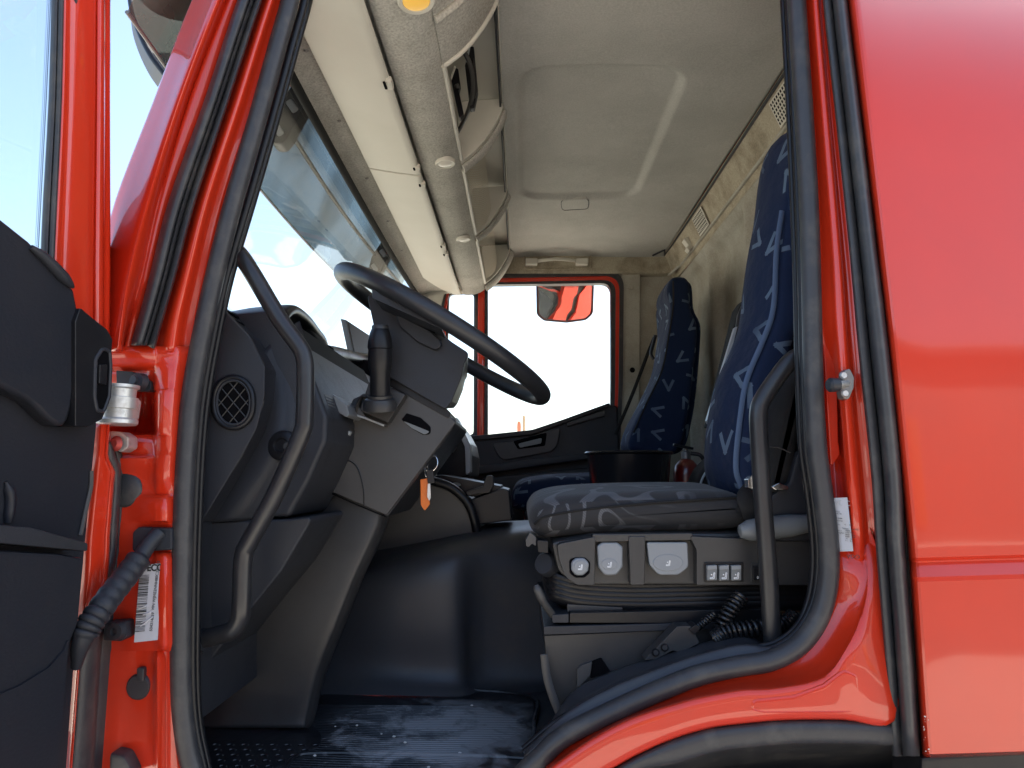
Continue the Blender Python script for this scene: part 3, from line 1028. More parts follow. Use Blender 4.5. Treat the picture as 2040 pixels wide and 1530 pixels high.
# data sticker on the front pillar foot
ds = build("data_sticker", bm_extr([P(x, y, .9655) for x, y in ((279, 1128), (322, 1121), (314, 1275), (267, 1280))], Vector((0, .0006, 0)), 0), PAPER, cab)
flat_text("print_heading", "IVECO", 279, 1138, .965, .0125, INK, ds, -2, .9, .0005)
ba = bmesh.new()
y = 1147
while y < 1258:
    h_ = random.choice((.8, .8, 1.4, 2.2))
    sk = (y - 1128) * -.08
    a = [P(277 + sk + 1, y, .9648), P(299 + sk, y - 2, .9648), P(299 + sk, y - 2 + h_, .9648), P(277 + sk + 1, y + h_, .9648)]
    ba.faces.new([ba.verts.new(p) for p in a])
    y += h_ + random.choice((.9, 1.2, 1.8, 3.0))
bo = build("barcode", ba, INK, ds)
bo['kind'] = 'stuff'
text("print_line", "VIN WJME2NNH80C252953", P(307, 1216, .9648), (R(90), R(-87), 0), .0056, INK, ds)
text("print_line", "504314639", P(303, 1258, .9648), (R(90), R(-87), 0), .0056, INK, ds)
cw = [(285, 1225, 302, 1218), (282, 1240, 306, 1228), (276, 1212, 292, 1206), (280, 1247, 300, 1232)]
for a, b_, c, d in cw:
    tpx("paper_crease", [(a, b_, .9652), ((a + c) / 2, (b_ + d) / 2 + 1, .9646), (c, d, .9652)], .0011, PAPER, ds, n=6)
# round rubber plugs and the foot plug
lathe("body_plug", [(0, .004), (.015, .004), (.017, .002), (.018, 0)], P(277, 1368, .983), (0, -1, 0), RUBBER, cab, n=22)
prism("plug_tab", [(271, 1330, 6), (287, 1330, 6), (286, 1358, 0), (272, 1358, 0)], .976, .985, RUBBER, cab, bev=.002)
lathe("body_plug", [(0, .004), (.022, .004), (.025, .002), (.026, 0)], P(248, 975, .984), (0, -1, 0), RUBBER, cab, n=22)
lathe("skin_plug", [(.0065, 0), (.0062, .0007), (.0052, .0007), (.005, .0003), (0, .0003)], P(336, 203, .9585), (-.5, -1, 0), PAINT, cab, n=18)
prism("foot_rubber", [(215, 1500), (246, 1506, 20), (268, 1545), (215, 1560)], .96, .99, RUBBER, cab, bev=.006)
# hinge bolts and bracket on the pillar
hb_ = prism("upper_bracket", [(231, 738), (262, 740), (301, 760, 8), (300, 780, 8), (232, 776)], .975, .99, GRAIN, cab, rad=2, bev=.003)
lathe("bolt", [(0, .016), (.006, .016), (.006, .012), (.012, .010), (.014, 0)], P(281, 762, .974), (-.25, -1, .1), GRAIN, hb_, n=18)
lb_ = prism("lower_bracket", [(206, 1242), (248, 1238, 6), (252, 1270, 8), (240, 1278, 6), (206, 1276)], .955, .985, GRAIN, cab, rad=3, bev=.004)
lathe("bolt", [(0, .006), (.004, .006), (.005, .009), (.011, .008), (.0125, 0)], P(235, 1256, .954), (-.1, -1, 0), GRAIN, lb_, n=18)
# check strap socket
prism("strap_socket", [(263, 1060, 10), (275, 1050, 8), (342, 1052, 6), (343, 1096, 6), (262, 1100, 8)], .972, .99, GRAIN, cab, rad=4, bev=.005)
# ------------------------------------------------------------------ the driver's door, swung wide open
DO = P(222, 700, .93)
DA = R(12)
DN = Vector((math.cos(DA), -math.sin(DA), 0))
door = thing("driver_door", "open red driver's door with black inner card and clear window", "door", DO - Vector((0, 0, .9)))


def D(px, py, off=0.0):
    return hit(px, py, DO + DN * off, DN)


def dprism(name, pts, o0, o1, m, parent, rad=0, bev=.003, seg=2, label=None):
    """a door piece: outline in photo pixels on its front face, o1 metres out from the door plane, o0 where its back lies"""
    if rad or any(len(p) > 2 for p in pts):
        pts = fillet(pts, rad, 5)
    return build(name, bm_extr([D(p[0], p[1], o1) for p in pts], -DN * (o1 - o0), bev, seg), m, parent, wn=True, label=label)


fr_ = []
for py, l in ((-120, 129), (0, 126), (200, 122), (400, 113), (530, 107), (700, 103)):
    w = 217 - l
    fr_.append([D(l - 3, py, -.03), D(l, py, .0), D(l + 3, py, .006), D(l + w * .12, py, .004), D(l + w * .3, py, .0065), D(l + w * .66, py, .006), D(l + w * .71, py, .0), D(l + w * .77, py, .007), D(l + w * .85, py, .008), D(l + w * .89, py, .002), D(l + w * .91, py, -.012), D(l + w, py, -.016), D(l + w + 1, py, -.05)])
sheet("window_frame", fr_, PAINT, door, su=3, sv=3, solid=.003, sharp=60)
lathe("frame_plug", [(.0058, 0), (.0055, .0015), (0, .0018)], D(153, 3, .0062), DN, RUBBER, door, n=14)
wr = []
for py, l, r in ((-120, 107, 131), (0, 104, 128), (200, 98, 124), (400, 87, 115), (530, 81, 109), (620, 76, 105)):
    w = r - l
    wr.append([D(l, py, -.014), D(l + w * .1, py, -.004), D(l + w * .4, py, .002), D(l + w * .5, py, -.003), D(l + w * .6, py, .004), D(l + w * .85, py, .007), D(r, py, .002)])
sheet("window_rubber", wr, RUBBER, door, su=3, sv=3, solid=.002)
sheet("window_glass", [[D(-420, py, -.012), D(100, py, -.012), D(112, py, -.012)] for py in (-160, 200, 600)], SIDEGLASS, door, sharp=80)
fb = bmesh.new()
for k in range(150):
    py = -20 + k * 3.6
    e = 104 - (py * .045 if py > 0 else 0) - (0 if py < 200 else (py - 200) * .008)
    for j, s in enumerate((.0011, .0009, .0007)):
        c = D(e - 3 - j * 3.4, py + (1.8 if j % 2 else 0), -.0112)
        bmesh.ops.create_circle(fb, cap_ends=True, segments=6, radius=s, matrix=Matrix.Translation(c) @ DN.to_track_quat('Z', 'Y').to_matrix().to_4x4())
fd = build("frit_dots", fb, HOLE, door)
fd['kind'] = 'stuff'
# the inner card
CARD = mat("door_card_vinyl", (0.013, 0.015, 0.021), 0.42, bump=(260, 0.35, 3), vary=(7, (0.018, 0.018, 0.022), 0.45, 0.8), rvar=.1, spec=.32)
dprism("door_card", [(-500, 380), (-60, 395), (0, 440), (60, 490), (110, 545), (155, 640), (196, 846), (184, 971), (172, 1094), (162, 1206), (152, 1313), (134, 1560), (-500, 1560)], -.02, .012, CARD, door, bev=.006)
dprism("upper_pad", [(-500, 330, 0), (-60, 392, 20), (0, 432, 30), (60, 480, 40), (118, 540, 20), (150, 578, 14), (157, 615, 20), (155, 760, 60), (132, 870, 60), (60, 800, 80), (-60, 740, 40), (-500, 640, 0)], .01, .034, CARD, door, bev=.014, seg=4)
sb = [D(x, y, .037) for x, y in ((62, 492), (90, 514), (120, 545), (146, 573))]
tube("sill_button", sb, [.003, .004, .005, .0055, .006, .0065, .007, .007, .007, .007, .006, .0045, .002], GRAIN, door, n=12, sm=4)
dprism("pull_cup", [(160, 612, 4), (186, 634, 20), (214, 656, 10), (225, 676, 10), (222, 720), (214, 812, 14), (204, 836, 8), (176, 850, 4), (150, 850, 4), (150, 640)], .0, .04, SMOOTHBLK, door, rad=3, bev=.005)
ov = fillet([(190, 716, 12), (204, 694, 9), (218, 700, 8), (220, 730), (217, 790), (206, 820, 9), (193, 818, 9), (188, 790)], 5, 5)
tube("cup_lip", [D(x, y, .0405) for x, y in ov], .0026, GRAIN, door, n=8, sm=1, closed=True)
build("cup_hole", bm_extr([D(x, y, .0408) for x, y in ov], -DN * .0006, 0), HOLE, door)
dprism("pull_lever", [(199, 726, 3), (215, 726, 3), (213, 768, 3), (198, 764, 3)], .0405, .044, SMOOTHBLK, door, bev=.0015)
dprism("card_ledge", [(-500, 1010, 0), (0, 1046, 10), (60, 1050), (176, 1082, 6), (175, 1098, 4), (0, 1082), (-500, 1070)], .01, .05, GRAIN, door, bev=.006)
dprism("lower_pocket", [(-500, 1085, 0), (0, 1096, 10), (120, 1103), (170, 1112, 8), (158, 1240, 20), (138, 1290), (112, 1560), (-500, 1560)], .01, .046, CARD, door, bev=.008)
dprism("pocket_lip", [(-500, 1410, 0), (-60, 1408), (40, 1366, 30), (98, 1330, 30), (128, 1296, 10), (139, 1268, 4), (112, 1560), (-500, 1560)], .04, .0495, CARD, door, bev=.003)
tube("card_rib", [D(x, y, .014) for x, y in ((12, 960), (20, 985), (20, 1010), (16, 1042))], [.002, .003, .005, .006, .006, .006, .006, .006, .006, .006, .006, .005, .004], CARD, door, n=12, sm=4)
tube("card_edge_bead", [D(x, y, .014) for x, y in ((182, 938), (181, 970), (172, 1010), (160, 1066))], .0028, GREYPL, door, n=8)
# red hinge edge and the rubber that follows it
he = []
for py, l, r in ((836, 200, 219), (870, 198, 217), (905, 196, 214), (922, 194, 219), (940, 192, 228), (960, 190, 226), (1070, 178, 217), (1158, 173, 212), (1240, 163, 170), (1320, 154, 158), (1560, 136, 140)):
    w = r - l
    he.append([D(l - 14, py, -.01), D(l, py, .002), D(l + w * .2, py, .004), D(l + w * .72, py, .003), D(l + w * .86, py, .006), D(r, py, .001), D(r + 2, py, -.02)])
sheet("hinge_edge", he, PAINT, door, su=3, sv=2, solid=.002, sharp=60)
hr = []
for py, l, r in ((880, 213, 222), (898, 212, 238), (915, 212, 246), (947, 224, 252), (1045, 217, 247), (1119, 212, 240), (1208, 170, 235), (1313, 156, 227), (1420, 148, 221), (1504, 141, 217), (1570, 136, 213)):
    w = r - l
    hr.append([D(l - 2, py, -.02), D(l + w * .05, py, -.006), D(l + w * .3, py, -.001), D(l + w * .52, py, -.003), D(l + w * .6, py, -.012), D(l + w * .68, py, -.012), D(l + w * .9, py, -.012), D(r, py, -.018), D(r + 1, py, -.05)])
sheet("edge_rubber", hr, RUBBER, door, su=3, sv=3, solid=.002)
# hinge castings
hc = lathe("hinge_knuckle", [(.0, -.026), (.023, -.026), (.026, -.024), (.026, -.019), (.021, -.016), (.021, -.004), (.024, -.003), (.0245, .012), (.021, .013), (.0215, .024), (.025, .026), (.025, .03), (.0, .031)], P(236, 810, .935), (0, 0, 1), STEEL, door, n=26, sharp=30)
box("hinge_lug", P(250, 815, .945), (.034, .02, .03), STEEL, hc, bev=.004, rot=Euler((0, R(4), 0)))
lg = prism("lower_hinge", [(219, 858, 4), (240, 860, 8), (256, 870, 8), (255, 892, 8), (240, 902, 8), (220, 890)], .955, .98, STEEL, door, rad=3, bev=.003)
lathe("hinge_bolt", [(0, .004), (.006, .005), (.0095, .002), (.011, 0)], P(231, 884, .952), (-.2, -1, 0), mat("painted_bolt", (.4, .06, .05), .45, metal=.4, bump=(200, .4, 3)), lg, n=16)
# ribbed check strap
cs = [P(318, 1062, .975), P(300, 1080, .965), P(283, 1105, .955), P(255, 1142, .935), P(222, 1184, .91), P(190, 1228, .885), P(172, 1256, .875), P(160, 1288, .872), P(152, 1330, .88)]
path = cr(cs, 12)
rad = []
for i in range(len(path)):
    t = i / (len(path) - 1)
    if .27 < t < .80:
        k = (t - .27) / .53 * 10
        rad.append(.0150 + .0016 * (1 - abs((k % 1) * 2 - 1) ** 2) - (.002 if k % 1 < .12 else 0))
    else:
        rad.append(.011 if t < .27 else .0138 - .008 * (t - .80) / .20)
build("check_strap", bm_tube(path, rad, 18), GRAIN, door, sharp=50)

# ------------------------------------------------------------------ far side: passenger door
pd = thing("passenger_door", "closed red passenger door with its black card and bright window across the cab", "door", V(-.1, 3.0, -.9))
W_out = fillet([(886, 547, 4), (1243, 539, 34), (1241, 760), (1236, 880), (1233, 905), (870, 905), (874, 620)], 10, 7)
W_in = fillet([(894, 555, 4), (1235, 548, 30), (1233, 760), (1229, 880), (1227, 905), (880, 905), (882, 620)], 10, 7)
ring("door_rubber", W_out, W_in, 2.958, 3.0, RUBBER, pd, bev=.004)
W_mid = fillet([(898, 564, 6), (1227, 557, 26), (1226, 760), (1223, 880), (1221, 905), (884, 905), (888, 620)], 10, 7)
ring("window_frame", W_in, W_mid, 2.97, 3.02, PAINT, pd, bev=.004)
M_o = fillet([(964, 554, 3), (1231, 553, 28), (1230, 760), (1226, 905), (964, 905)], 6, 7)
M_i = fillet([(972, 567, 8), (1217, 564, 20), (1217, 760), (1215, 905), (972, 905)], 6, 7)
ring("pane_rubber", M_o, M_i, 2.974, 3.012, RUBBER, pd, bev=.003)
sheet("window_glass", [[P(x, y, 3.0) for x in (968, 1100, 1222)] for y in (556, 700, 900)], SIDEGLASS, pd)
prism("window_post", [(952, 556), (966, 556), (964, 905), (950, 905)], 2.965, 3.02, PAINT, pd, bev=.006)
prism("post_rubber", [(946, 575), (953, 572), (951, 905), (945, 905)], 2.975, 3.01, RUBBER, pd, bev=.003)
Q_o = fillet([(884, 575, 6), (950, 566, 6), (949, 905), (868, 905)], 4, 5)
Q_i = fillet([(895, 586, 10), (944, 583, 10), (943, 866, 8), (888, 866, 10)], 6, 5)
ring("quarter_rubber", Q_o, Q_i, 2.985, 3.012, RUBBER, pd, bev=.003)
sheet("quarter_glass", [[P(x, y, 3.0) for x in (884, 950)] for y in (575, 900)], SIDEGLASS, pd)
prism("door_card", [(880, 880, 10), (925, 871, 20), (976, 869, 40), (1060, 860, 60), (1120, 840, 60), (1214, 806, 8), (1231, 808, 8), (1236, 905), (1230, 1040), (870, 1040)], 2.93, 3.0, GRAIN, pd, bev=.012, seg=3)
prism("sill_rail", [(925, 869, 6), (976, 865, 40), (1060, 856, 60), (1120, 836, 60), (1214, 802, 4), (1216, 809, 4), (1120, 845, 60), (1060, 866, 60), (976, 875, 40), (925, 879, 6)], 2.912, 2.96, SMOOTHBLK, pd, bev=.004)
prism("pull_tray", [(980, 884, 6), (1022, 880), (1118, 850, 6), (1110, 888, 10), (1098, 900, 8), (1004, 917, 10), (994, 910, 6)], 2.915, 2.94, DARKPL, pd, rad=3, bev=.004)
prism("pull_hole", [(1022, 879, 3), (1090, 861, 4), (1086, 888, 4), (1032, 895, 6)], 2.912, 2.917, HOLE, pd, rad=2, bev=.001)
prism("pull_bar", [(1032, 884, 3), (1080, 872, 3), (1078, 883, 3), (1036, 892, 3)], 2.906, 2.913, MIDGREY, pd, rad=1, bev=.001)
prism("card_top_pad", [(1128, 842, 4), (1206, 816, 4), (1206, 828, 4), (1130, 850, 4)], 2.915, 2.94, DARKPL, pd, bev=.004)
prism("card_shelf", [(925, 932), (1180, 900), (1240, 900), (1240, 912), (1180, 914), (925, 950)], 2.86, 2.94, GRAIN, pd, bev=.008)
prism("lower_pocket", [(960, 952, 6), (1240, 925), (1240, 1040), (960, 1040)], 2.88, 2.94, GRAIN, pd, bev=.01)
# outside mirror on the passenger side
mr = thing("side_mirror", "square exterior side mirror with rounded corners seen through the passenger window", "mirror", P(1125, 600, 3.3))
mo = fillet([(1070, 566, 8), (1092, 562, 10), (1160, 560, 10), (1181, 566, 8), (1179, 624, 14), (1166, 636, 14), (1128, 641, 30), (1084, 637, 14), (1071, 626, 12)], 8, 5)
turn = Matrix.Rotation(R(21), 3, 'Z') @ Matrix.Rotation(R(15), 3, 'X')
mq = [hit(x, y, P(1125, 600, 3.3), turn @ Vector((0, -1, 0))) for x, y in mo]
mc = sum(mq, Vector()) / len(mq)


def mpose(p, s=1.0, off=0.0):
    return mc + (p - mc) * s + turn @ Vector((0, off, 0))


build("mirror_housing", bm_extr([mpose(p) for p in mq], turn @ Vector((0, .05, 0)), .006, 3, scale=.8), SMOOTHBLK, mr, wn=True)
tube("mirror_rim", [mpose(p, 1.0, -.002) for p in mq], .006, SMOOTHBLK, mr, n=8, sm=1, closed=True)
gm = bmesh.new()
cv = gm.verts.new(mpose(mc, 1, -.009))
prev = None
rings_ = []
for s, o in ((.33, -.0082), (.66, -.006), (.96, -.002)):
    rings_.append([gm.verts.new(mpose(mc + (p - mc) * s, 1, o)) for p in mq])
n_ = len(mq)
for i in range(n_):
    gm.faces.new([cv, rings_[0][i], rings_[0][(i + 1) % n_]])
    for A, B in zip(rings_, rings_[1:]):
        gm.faces.new([A[i], B[i], B[(i + 1) % n_], A[(i + 1) % n_]])
bmesh.ops.recalc_face_normals(gm, faces=gm.faces)
build("mirror_face", gm, MIRRORM, mr, sharp=80)
tube("mirror_arm", [mc + Vector((0, .06, .02)), mc + Vector((0, .03, .16)), mc + Vector((-.05, -.1, .30)), mc + Vector((-.08, -.22, .34))], .014, SMOOTHBLK, mr, n=10)
# two low gate posts far beyond the window
for k, (x, y0, r, c) in enumerate(((1034, 838, .035, (.62, .2, .1)), (1044, 826, .03, (.5, .36, .22)))):
    top = P(x, y0, 16)
    m_ = mat("weathered_post_%s" % ("paint" if k == 0 else "wood"), c, .7, bump=(20, .3))
    gp = build("gate_post", bm_lathe([(r * 1.3, -top.z), (r * 1.2, -.3), (r * 1.4, -.15), (r * 1.1, -.03), (0, 0)], top, (0, 0, 1), 14), m_)
    tag(gp, ("short orange post far off beyond the passenger window", "taller tan post far off beyond the passenger window")[k], "post", "far posts beyond the passenger window")
# convex mirror hanging over the front corner
fm = thing("front_mirror", "large dark-rimmed exterior mirror back hanging ahead of the front pillar", "mirror", P(330, 60, 1.35))
mo = [(p.x, p.y) for p in cr([(256, -60), (262, 10), (276, 58), (300, 108), (328, 148)], 5)] + [(372, 150), (420, 60), (440, -60)]
Yb = 1.35


def fmp(x, y, d=0.0):
    return P(x, y, Yb + (x - 330) * .0011 - (y - 60) * .0009 + d)


build("mirror_back", bm_extr([fmp(x, y) for x, y in mo], Vector((-.03, .05, -.02)), .004, 3, scale=.9), mat("mirror_shell_grey", (.10, .105, .105), .5, bump=(120, .15)), fm, wn=True)
tube("mirror_rim", [fmp(x, y, -.006) for x, y in ((255, -60), (261, 10), (275, 58), (299, 109), (329, 150))], .0055, SMOOTHBLK, fm, n=10)
lathe("arm_socket", [(.0, .04), (.06, .04), (.075, .02), (.08, -.02)], P(352, -30, Yb - .04), (.35, -.9, .25), DARKPL, fm, n=26)
tpx("mirror_arm", [(345, -30, Yb - .05), (400, -90, 1.3), (460, -140, 1.25)], .022, GREYPL, fm, n=12)
# smoked outside visor over the windscreen
vz = thing("sun_visor", "smoked translucent outside visor spanning the top of the windscreen", "sun visor", V(-.62, 2.0, .7))
vr = []
for y, b in ((.98, 0), (1.4, .035), (2.03, .05), (2.6, .035), (3.08, 0)):
    vr.append([V(-.44 - b * .3, y, 1.03), V(-.515 - b, y, .97), V(-.56 - b, y, .885), V(-.60 - b, y, .80), V(-.606 - b, y, .79), V(-.625 - b, y, .735)])
sheet("visor_shield", vr, VISORM, vz, su=3, sv=4, sharp=80)
tube("visor_hem", [V(-.626 - b, y, .733) for y, b in ((.98, 0), (1.4, .035), (2.03, .05), (2.6, .035), (3.08, 0))], .0035, MIDGREY, vz, n=8)
tube("visor_rib", [V(-.552 - b, y, .885) for y, b in ((.98, 0), (1.4, .035), (2.03, .05), (2.6, .035), (3.08, 0))], .006, GREYPL, vz, n=8)


def visor_bracket(y):
    o = [(-.49, .95), (-.53, .88), (-.56, .815), (-.575, .795), (-.60, .795), (-.612, .82), (-.60, .88), (-.55, .96)]
    bm = bm_extr([V(x, y, z) for x, z in fillet(o, .02)], Vector((0, .05, 0)), .006)
    br = build("visor_bracket", bm, GREYPL, vz, wn=True)
    for (x, z) in ((-.553, .89), (-.585, .83)):
        box("slot_light_patch", V(x, y + .002, z), (.034, .02, .018), LTGREY, br, rot=Euler((0, R(55), 0)), bev=.005)  # pale blocks stand in for the brightness showing in the slots


visor_bracket(1.53)
visor_bracket(2.62)
# ------------------------------------------------------------------ dashboard
dash = thing("dashboard", "black grained dashboard running across the cab below the windscreen", "dashboard", V(-.4, 2.0, -.45))
prism("dash_body", [(395, 590), (436, 612), (470, 622, 10), (541, 616, 20), (585, 690), (626, 758), (652, 830, 20), (650, 880, 30), (615, 960), (576, 1030), (400, 1036)], 1.105, 2.95, GRAIN, dash, bev=.012, seg=3)
prism("end_panel", [(384, 596), (431, 603, 4), (497, 671, 6), (528, 731, 5), (527, 790, 60), (511, 855, 60), (482, 908, 60), (402, 1040, 4), (380, 1036)], 1.055, 1.12, GRAIN, dash, bev=.003)
tpx("panel_edge_bead", [(431, 603, 1.058), (497, 671, 1.058), (526, 728, 1.058), (525, 800, 1.058), (509, 858, 1.058), (482, 908, 1.058), (402, 1039, 1.058)], .0014, GREYPL, dash, n=8, sm=1)
# defroster slots behind the end panel
for k in range(7):
    t = k / 6
    x, y = 452 + t * 62, 618 + t * 90
    prism("defrost_fin", [(x, y), (x + 12, y + 6), (x + 13, y + 11), (x + 2, y + 8)], 1.075, 1.10, HOLE, dash, bev=.0005)
# oval side vent with a diamond grid
vent = tpx("side_vent", [(465 + 39 * math.cos(a), 802 + 50 * math.copysign(abs(math.sin(a)) ** .85, math.sin(a)), 1.052) for a in [2 * math.pi * k / 24 for k in range(24)]], .0045, SMOOTHBLK, dash, n=10, sm=2, closed=True)
build("vent_mouth", bm_extr([P(465 + 36 * math.cos(2 * math.pi * k / 28), 802 + 47 * math.copysign(abs(math.sin(2 * math.pi * k / 28)) ** .85, math.sin(2 * math.pi * k / 28)), 1.0535) for k in range(28)], Vector((0, .001, 0)), 0), HOLE, vent)
tpx("vent_rim", [(465 + 33 * math.cos(a), 802 + 44 * math.copysign(abs(math.sin(a)) ** .85, math.sin(a)), 1.0505) for a in [2 * math.pi * k / 24 for k in range(24)]], .0022, GRAIN, vent, n=8, sm=2, closed=True)
for s in (1, -1):
    for k in range(-2, 3):
        pts = []
        for q in range(-70, 71, 2):
            x, y = q * .64 + k * 25, s * q * .77
            if (x / 33) ** 2 + (y / 44) ** 2 < 1:
                pts.append((465 + x, 802 + y))
        if len(pts) > 2:
            a, b_ = pts[0], pts[-1]
            tpx("vent_bar", [(a[0], a[1], 1.0525), (b_[0], b_[1], 1.0525)], .0009, DARKPL, vent, n=6, sm=1)
# lower kick panel of the end, joint line and screw
prism("kick_panel", [(384, 1040), (402, 1040), (576, 1034, 6), (626, 1028, 10), (560, 1140, 60), (470, 1250, 60), (400, 1340), (384, 1340)], 1.10, 1.5, GRAIN, dash, bev=.01, seg=3)
lathe("screw", [(0, .002), (.004, .002), (.0062, 0)], P(405, 1056, 1.098), (0, -1, 0), GREYPL, dash, n=14)
prism("footwell_side", [(384, 1040), (560, 1040), (500, 1240), (470, 1440), (384, 1440)], 1.42, 1.5, GRAIN, dash, bev=.01)
# moulded face between end panel and cluster
spx("dash_cheek", [[(526, 700, 1.10), (560, 660, 1.12), (596, 640, 1.16)], [(528, 760, 1.10), (575, 740, 1.112), (625, 745, 1.16)], [(522, 815, 1.10), (575, 820, 1.095), (632, 800, 1.15)], [(505, 865, 1.10), (565, 880, 1.085), (625, 870, 1.14)], [(470, 930, 1.10), (535, 940, 1.085), (600, 940, 1.13)], [(430, 1000, 1.10), (490, 1000, 1.09), (560, 1010, 1.12)], [(404, 1042, 1.10), (460, 1038, 1.095), (535, 1034, 1.12)]], GRAIN, dash, su=4, sv=4, solid=.003, sharp=80)
lathe("height_knob", [(0, .010), (.010, .010), (.012, .014), (.02, .014), (.024, .011), (.025, 0)], P(568, 889, 1.088), (-.25, -1, .1), SMOOTHBLK, dash, n=24)
lathe("knob_core", [(0, .003), (.006, .003), (.008, 0)], P(573, 889, 1.074), (-.25, -1, .1), GREYPL, dash, n=16)
# ribbed side of the instrument housing
RECESS_SHADE = mat("recess_shade_black", (.007, .007, .009), .75, bump=(300, .1), spec=.15)  # blacker than the dash plastic: shade of the instrument recess put into colour
RIBBED = grooved("ribbed_black_plastic", (.03, .031, .034), .42, 60, 'Z', .7, .0015)
prism("cluster_side", [(604, 742), (624, 756, 6), (646, 786), (660, 830, 16), (658, 868, 10), (634, 912, 8), (585, 1026), (552, 1032), (585, 960), (606, 900), (600, 820)], 1.135, 1.19, RIBBED, dash, bev=.004)
prism("cluster_lip", [(616, 752), (626, 757, 4), (690, 806, 10), (697, 826, 8), (690, 832, 6), (640, 800)], 1.2, 1.4, MIDGREY, dash, bev=.004)
prism("cluster_back", [(588, 626), (622, 660), (650, 700), (705, 790), (700, 850), (640, 860), (600, 760)], 1.42, 1.5, RECESS_SHADE, dash, bev=.01)
prism("cluster_recess_shade", [(556, 640), (590, 646), (612, 700), (632, 756), (660, 826, 6), (640, 842), (560, 720)], 1.2, 1.74, RECESS_SHADE, dash, bev=.004)  # dark block standing proud in place of the shaded recess
HE = cr([(560, 640, 1.17), (572, 617, 1.20), (588, 610, 1.26), (613, 630, 1.38), (632, 655, 1.50), (645, 673, 1.60), (652, 700, 1.66), (655, 730, 1.68)], 4)
hd = []
for e in HE:
    p = P(e.x, e.y, e.z)
    hd.append([p + Vector((-.30, .0, -.06)), p + Vector((-.12, 0, -.012)), p + Vector((-.03, 0, .0)), p, p + Vector((.006, 0, -.008)), p + Vector((.002, 0, -.016)), p + Vector((-.012, 0, -.02)), p + Vector((-.04, 0, -.05)), p + Vector((-.06, 0, -.16)), p + Vector((-.03, 0, -.26))])
sheet("cluster_hood", hd, SMOOTHBLK, dash, su=3, solid=.003, sharp=60)
# cross-cab roll of the dash top seen beyond the cluster
tpx("dash_roll", [(648, 706, 1.62), (672, 709, 1.75), (706, 717, 1.9), (740, 722, 2.0), (800, 735, 2.2), (850, 760, 2.5)], .024, SMOOTHBLK, dash, n=14)
prism("dash_face", [(640, 700), (706, 712), (760, 720), (800, 900), (700, 900), (640, 800)], 1.9, 2.2, RECESS_SHADE, dash, bev=.01)  # given the recess black so that it reads as shaded
for k in range(5):
    prism("speaker_slot", [(714 + k * 4, 742), (716 + k * 4, 742), (722 + k * 4, 775), (720 + k * 4, 775)], 1.895, 1.9, HOLE, dash, bev=0)
# centre stack end beyond the column
prism("centre_stack", [(868, 872), (880, 850, 6), (905, 836, 6), (915, 850), (930, 878, 8), (936, 905, 8), (934, 950, 6), (870, 960)], 2.1, 2.6, SMOOTHBLK, dash, bev=.006)
prism("stack_trim", [(898, 838, 6), (910, 830, 4), (921, 852, 20), (936, 884, 8), (937, 940, 4), (928, 948, 4), (926, 890, 10), (910, 856, 20)], 2.06, 2.14, LTGREY, dash, rad=2, bev=.004)
prism("stack_switch", [(872, 888), (884, 866, 4), (902, 868, 4), (908, 890, 4), (900, 902, 4)], 2.05, 2.1, SMOOTHBLK, dash, bev=.004)
tpx("stack_lever", [(878, 893, 2.04), (888, 884, 2.02), (900, 882, 2.02)], .006, GREYPL, dash, n=8)
# ------------------------------------------------------------------ steering column
colm = thing("steering_column", "charcoal steering column cover rising from the cab floor to the wheel", "steering column", P(600, 1400, 1.4))
prism("upper_shroud", [(688, 824, 8), (704, 794, 6), (760, 770), (812, 778, 4), (890, 820, 3), (908, 842, 3), (770, 1027, 6), (648, 975, 6), (672, 912, 20), (684, 870)], 1.29, 1.56, GREYPL, colm, rad=0, bev=.014, seg=4)
prism("shroud_edge", [(888, 822, 3), (909, 838, 3), (905, 850), (772, 1030, 6), (764, 1026)], 1.30, 1.56, GRAIN, colm, bev=.005)
prism("shroud_slot", [(800, 836, 3), (810, 823, 3), (838, 832, 10), (858, 850, 10), (858, 866, 8), (842, 866, 10), (818, 852, 12)], 1.2885, 1.2895, HOLE, colm, bev=.0003)
prism("slot_tongue", [(802, 838, 2), (815, 843), (857, 860, 6), (846, 866, 8), (820, 853, 10)], 1.2875, 1.289, MIDGREY, colm, bev=.0006)
sj = cr([(676, 914), (700, 920), (714, 936), (724, 975), (725, 1008)], 6)
tube("shroud_seam", [P(p.x, p.y, 1.289) for p in sj], .0012, SMOOTHBLK, colm, n=6, sm=1)
tpx("shroud_seam", [(650, 978, 1.289), (700, 1001, 1.289), (768, 1029, 1.289)], .0013, HOLE, colm, n=6, sm=1)
lathe("screw", [(0, .003), (.0035, .003), (.0052, 0)], P(702, 836, 1.289), (0, -1, 0), CHROME, colm, n=12)
# the wide lower cover, swelling towards the floor
lc = []
for py, xl, xr, y0 in ((975, 640, 772, 1.30), (1030, 612, 772, 1.295), (1080, 560, 754, 1.29), (1153, 480, 720, 1.285), (1245, 420, 684, 1.28), (1337, 396, 648, 1.28), (1420, 388, 628, 1.275), (1450, 386, 622, 1.27)):
    w = xr - xl
    lc.append([P(xl - 60, py, y0 + .08), P(xl - 20, py, y0 + .035), P(xl + w * .15, py, y0 + .012), P(xl + w * .4, py, y0 + .004), P(xr - 34, py, y0), P(xr - 14, py, y0 + .006), P(xr - 3, py, y0 + .025), P(xr, py, y0 + .06), P(xr + 2, py, y0 + .25)])
sheet("lower_cover", lc, DARKPL, colm, su=4, sv=3, solid=.003, sharp=80)
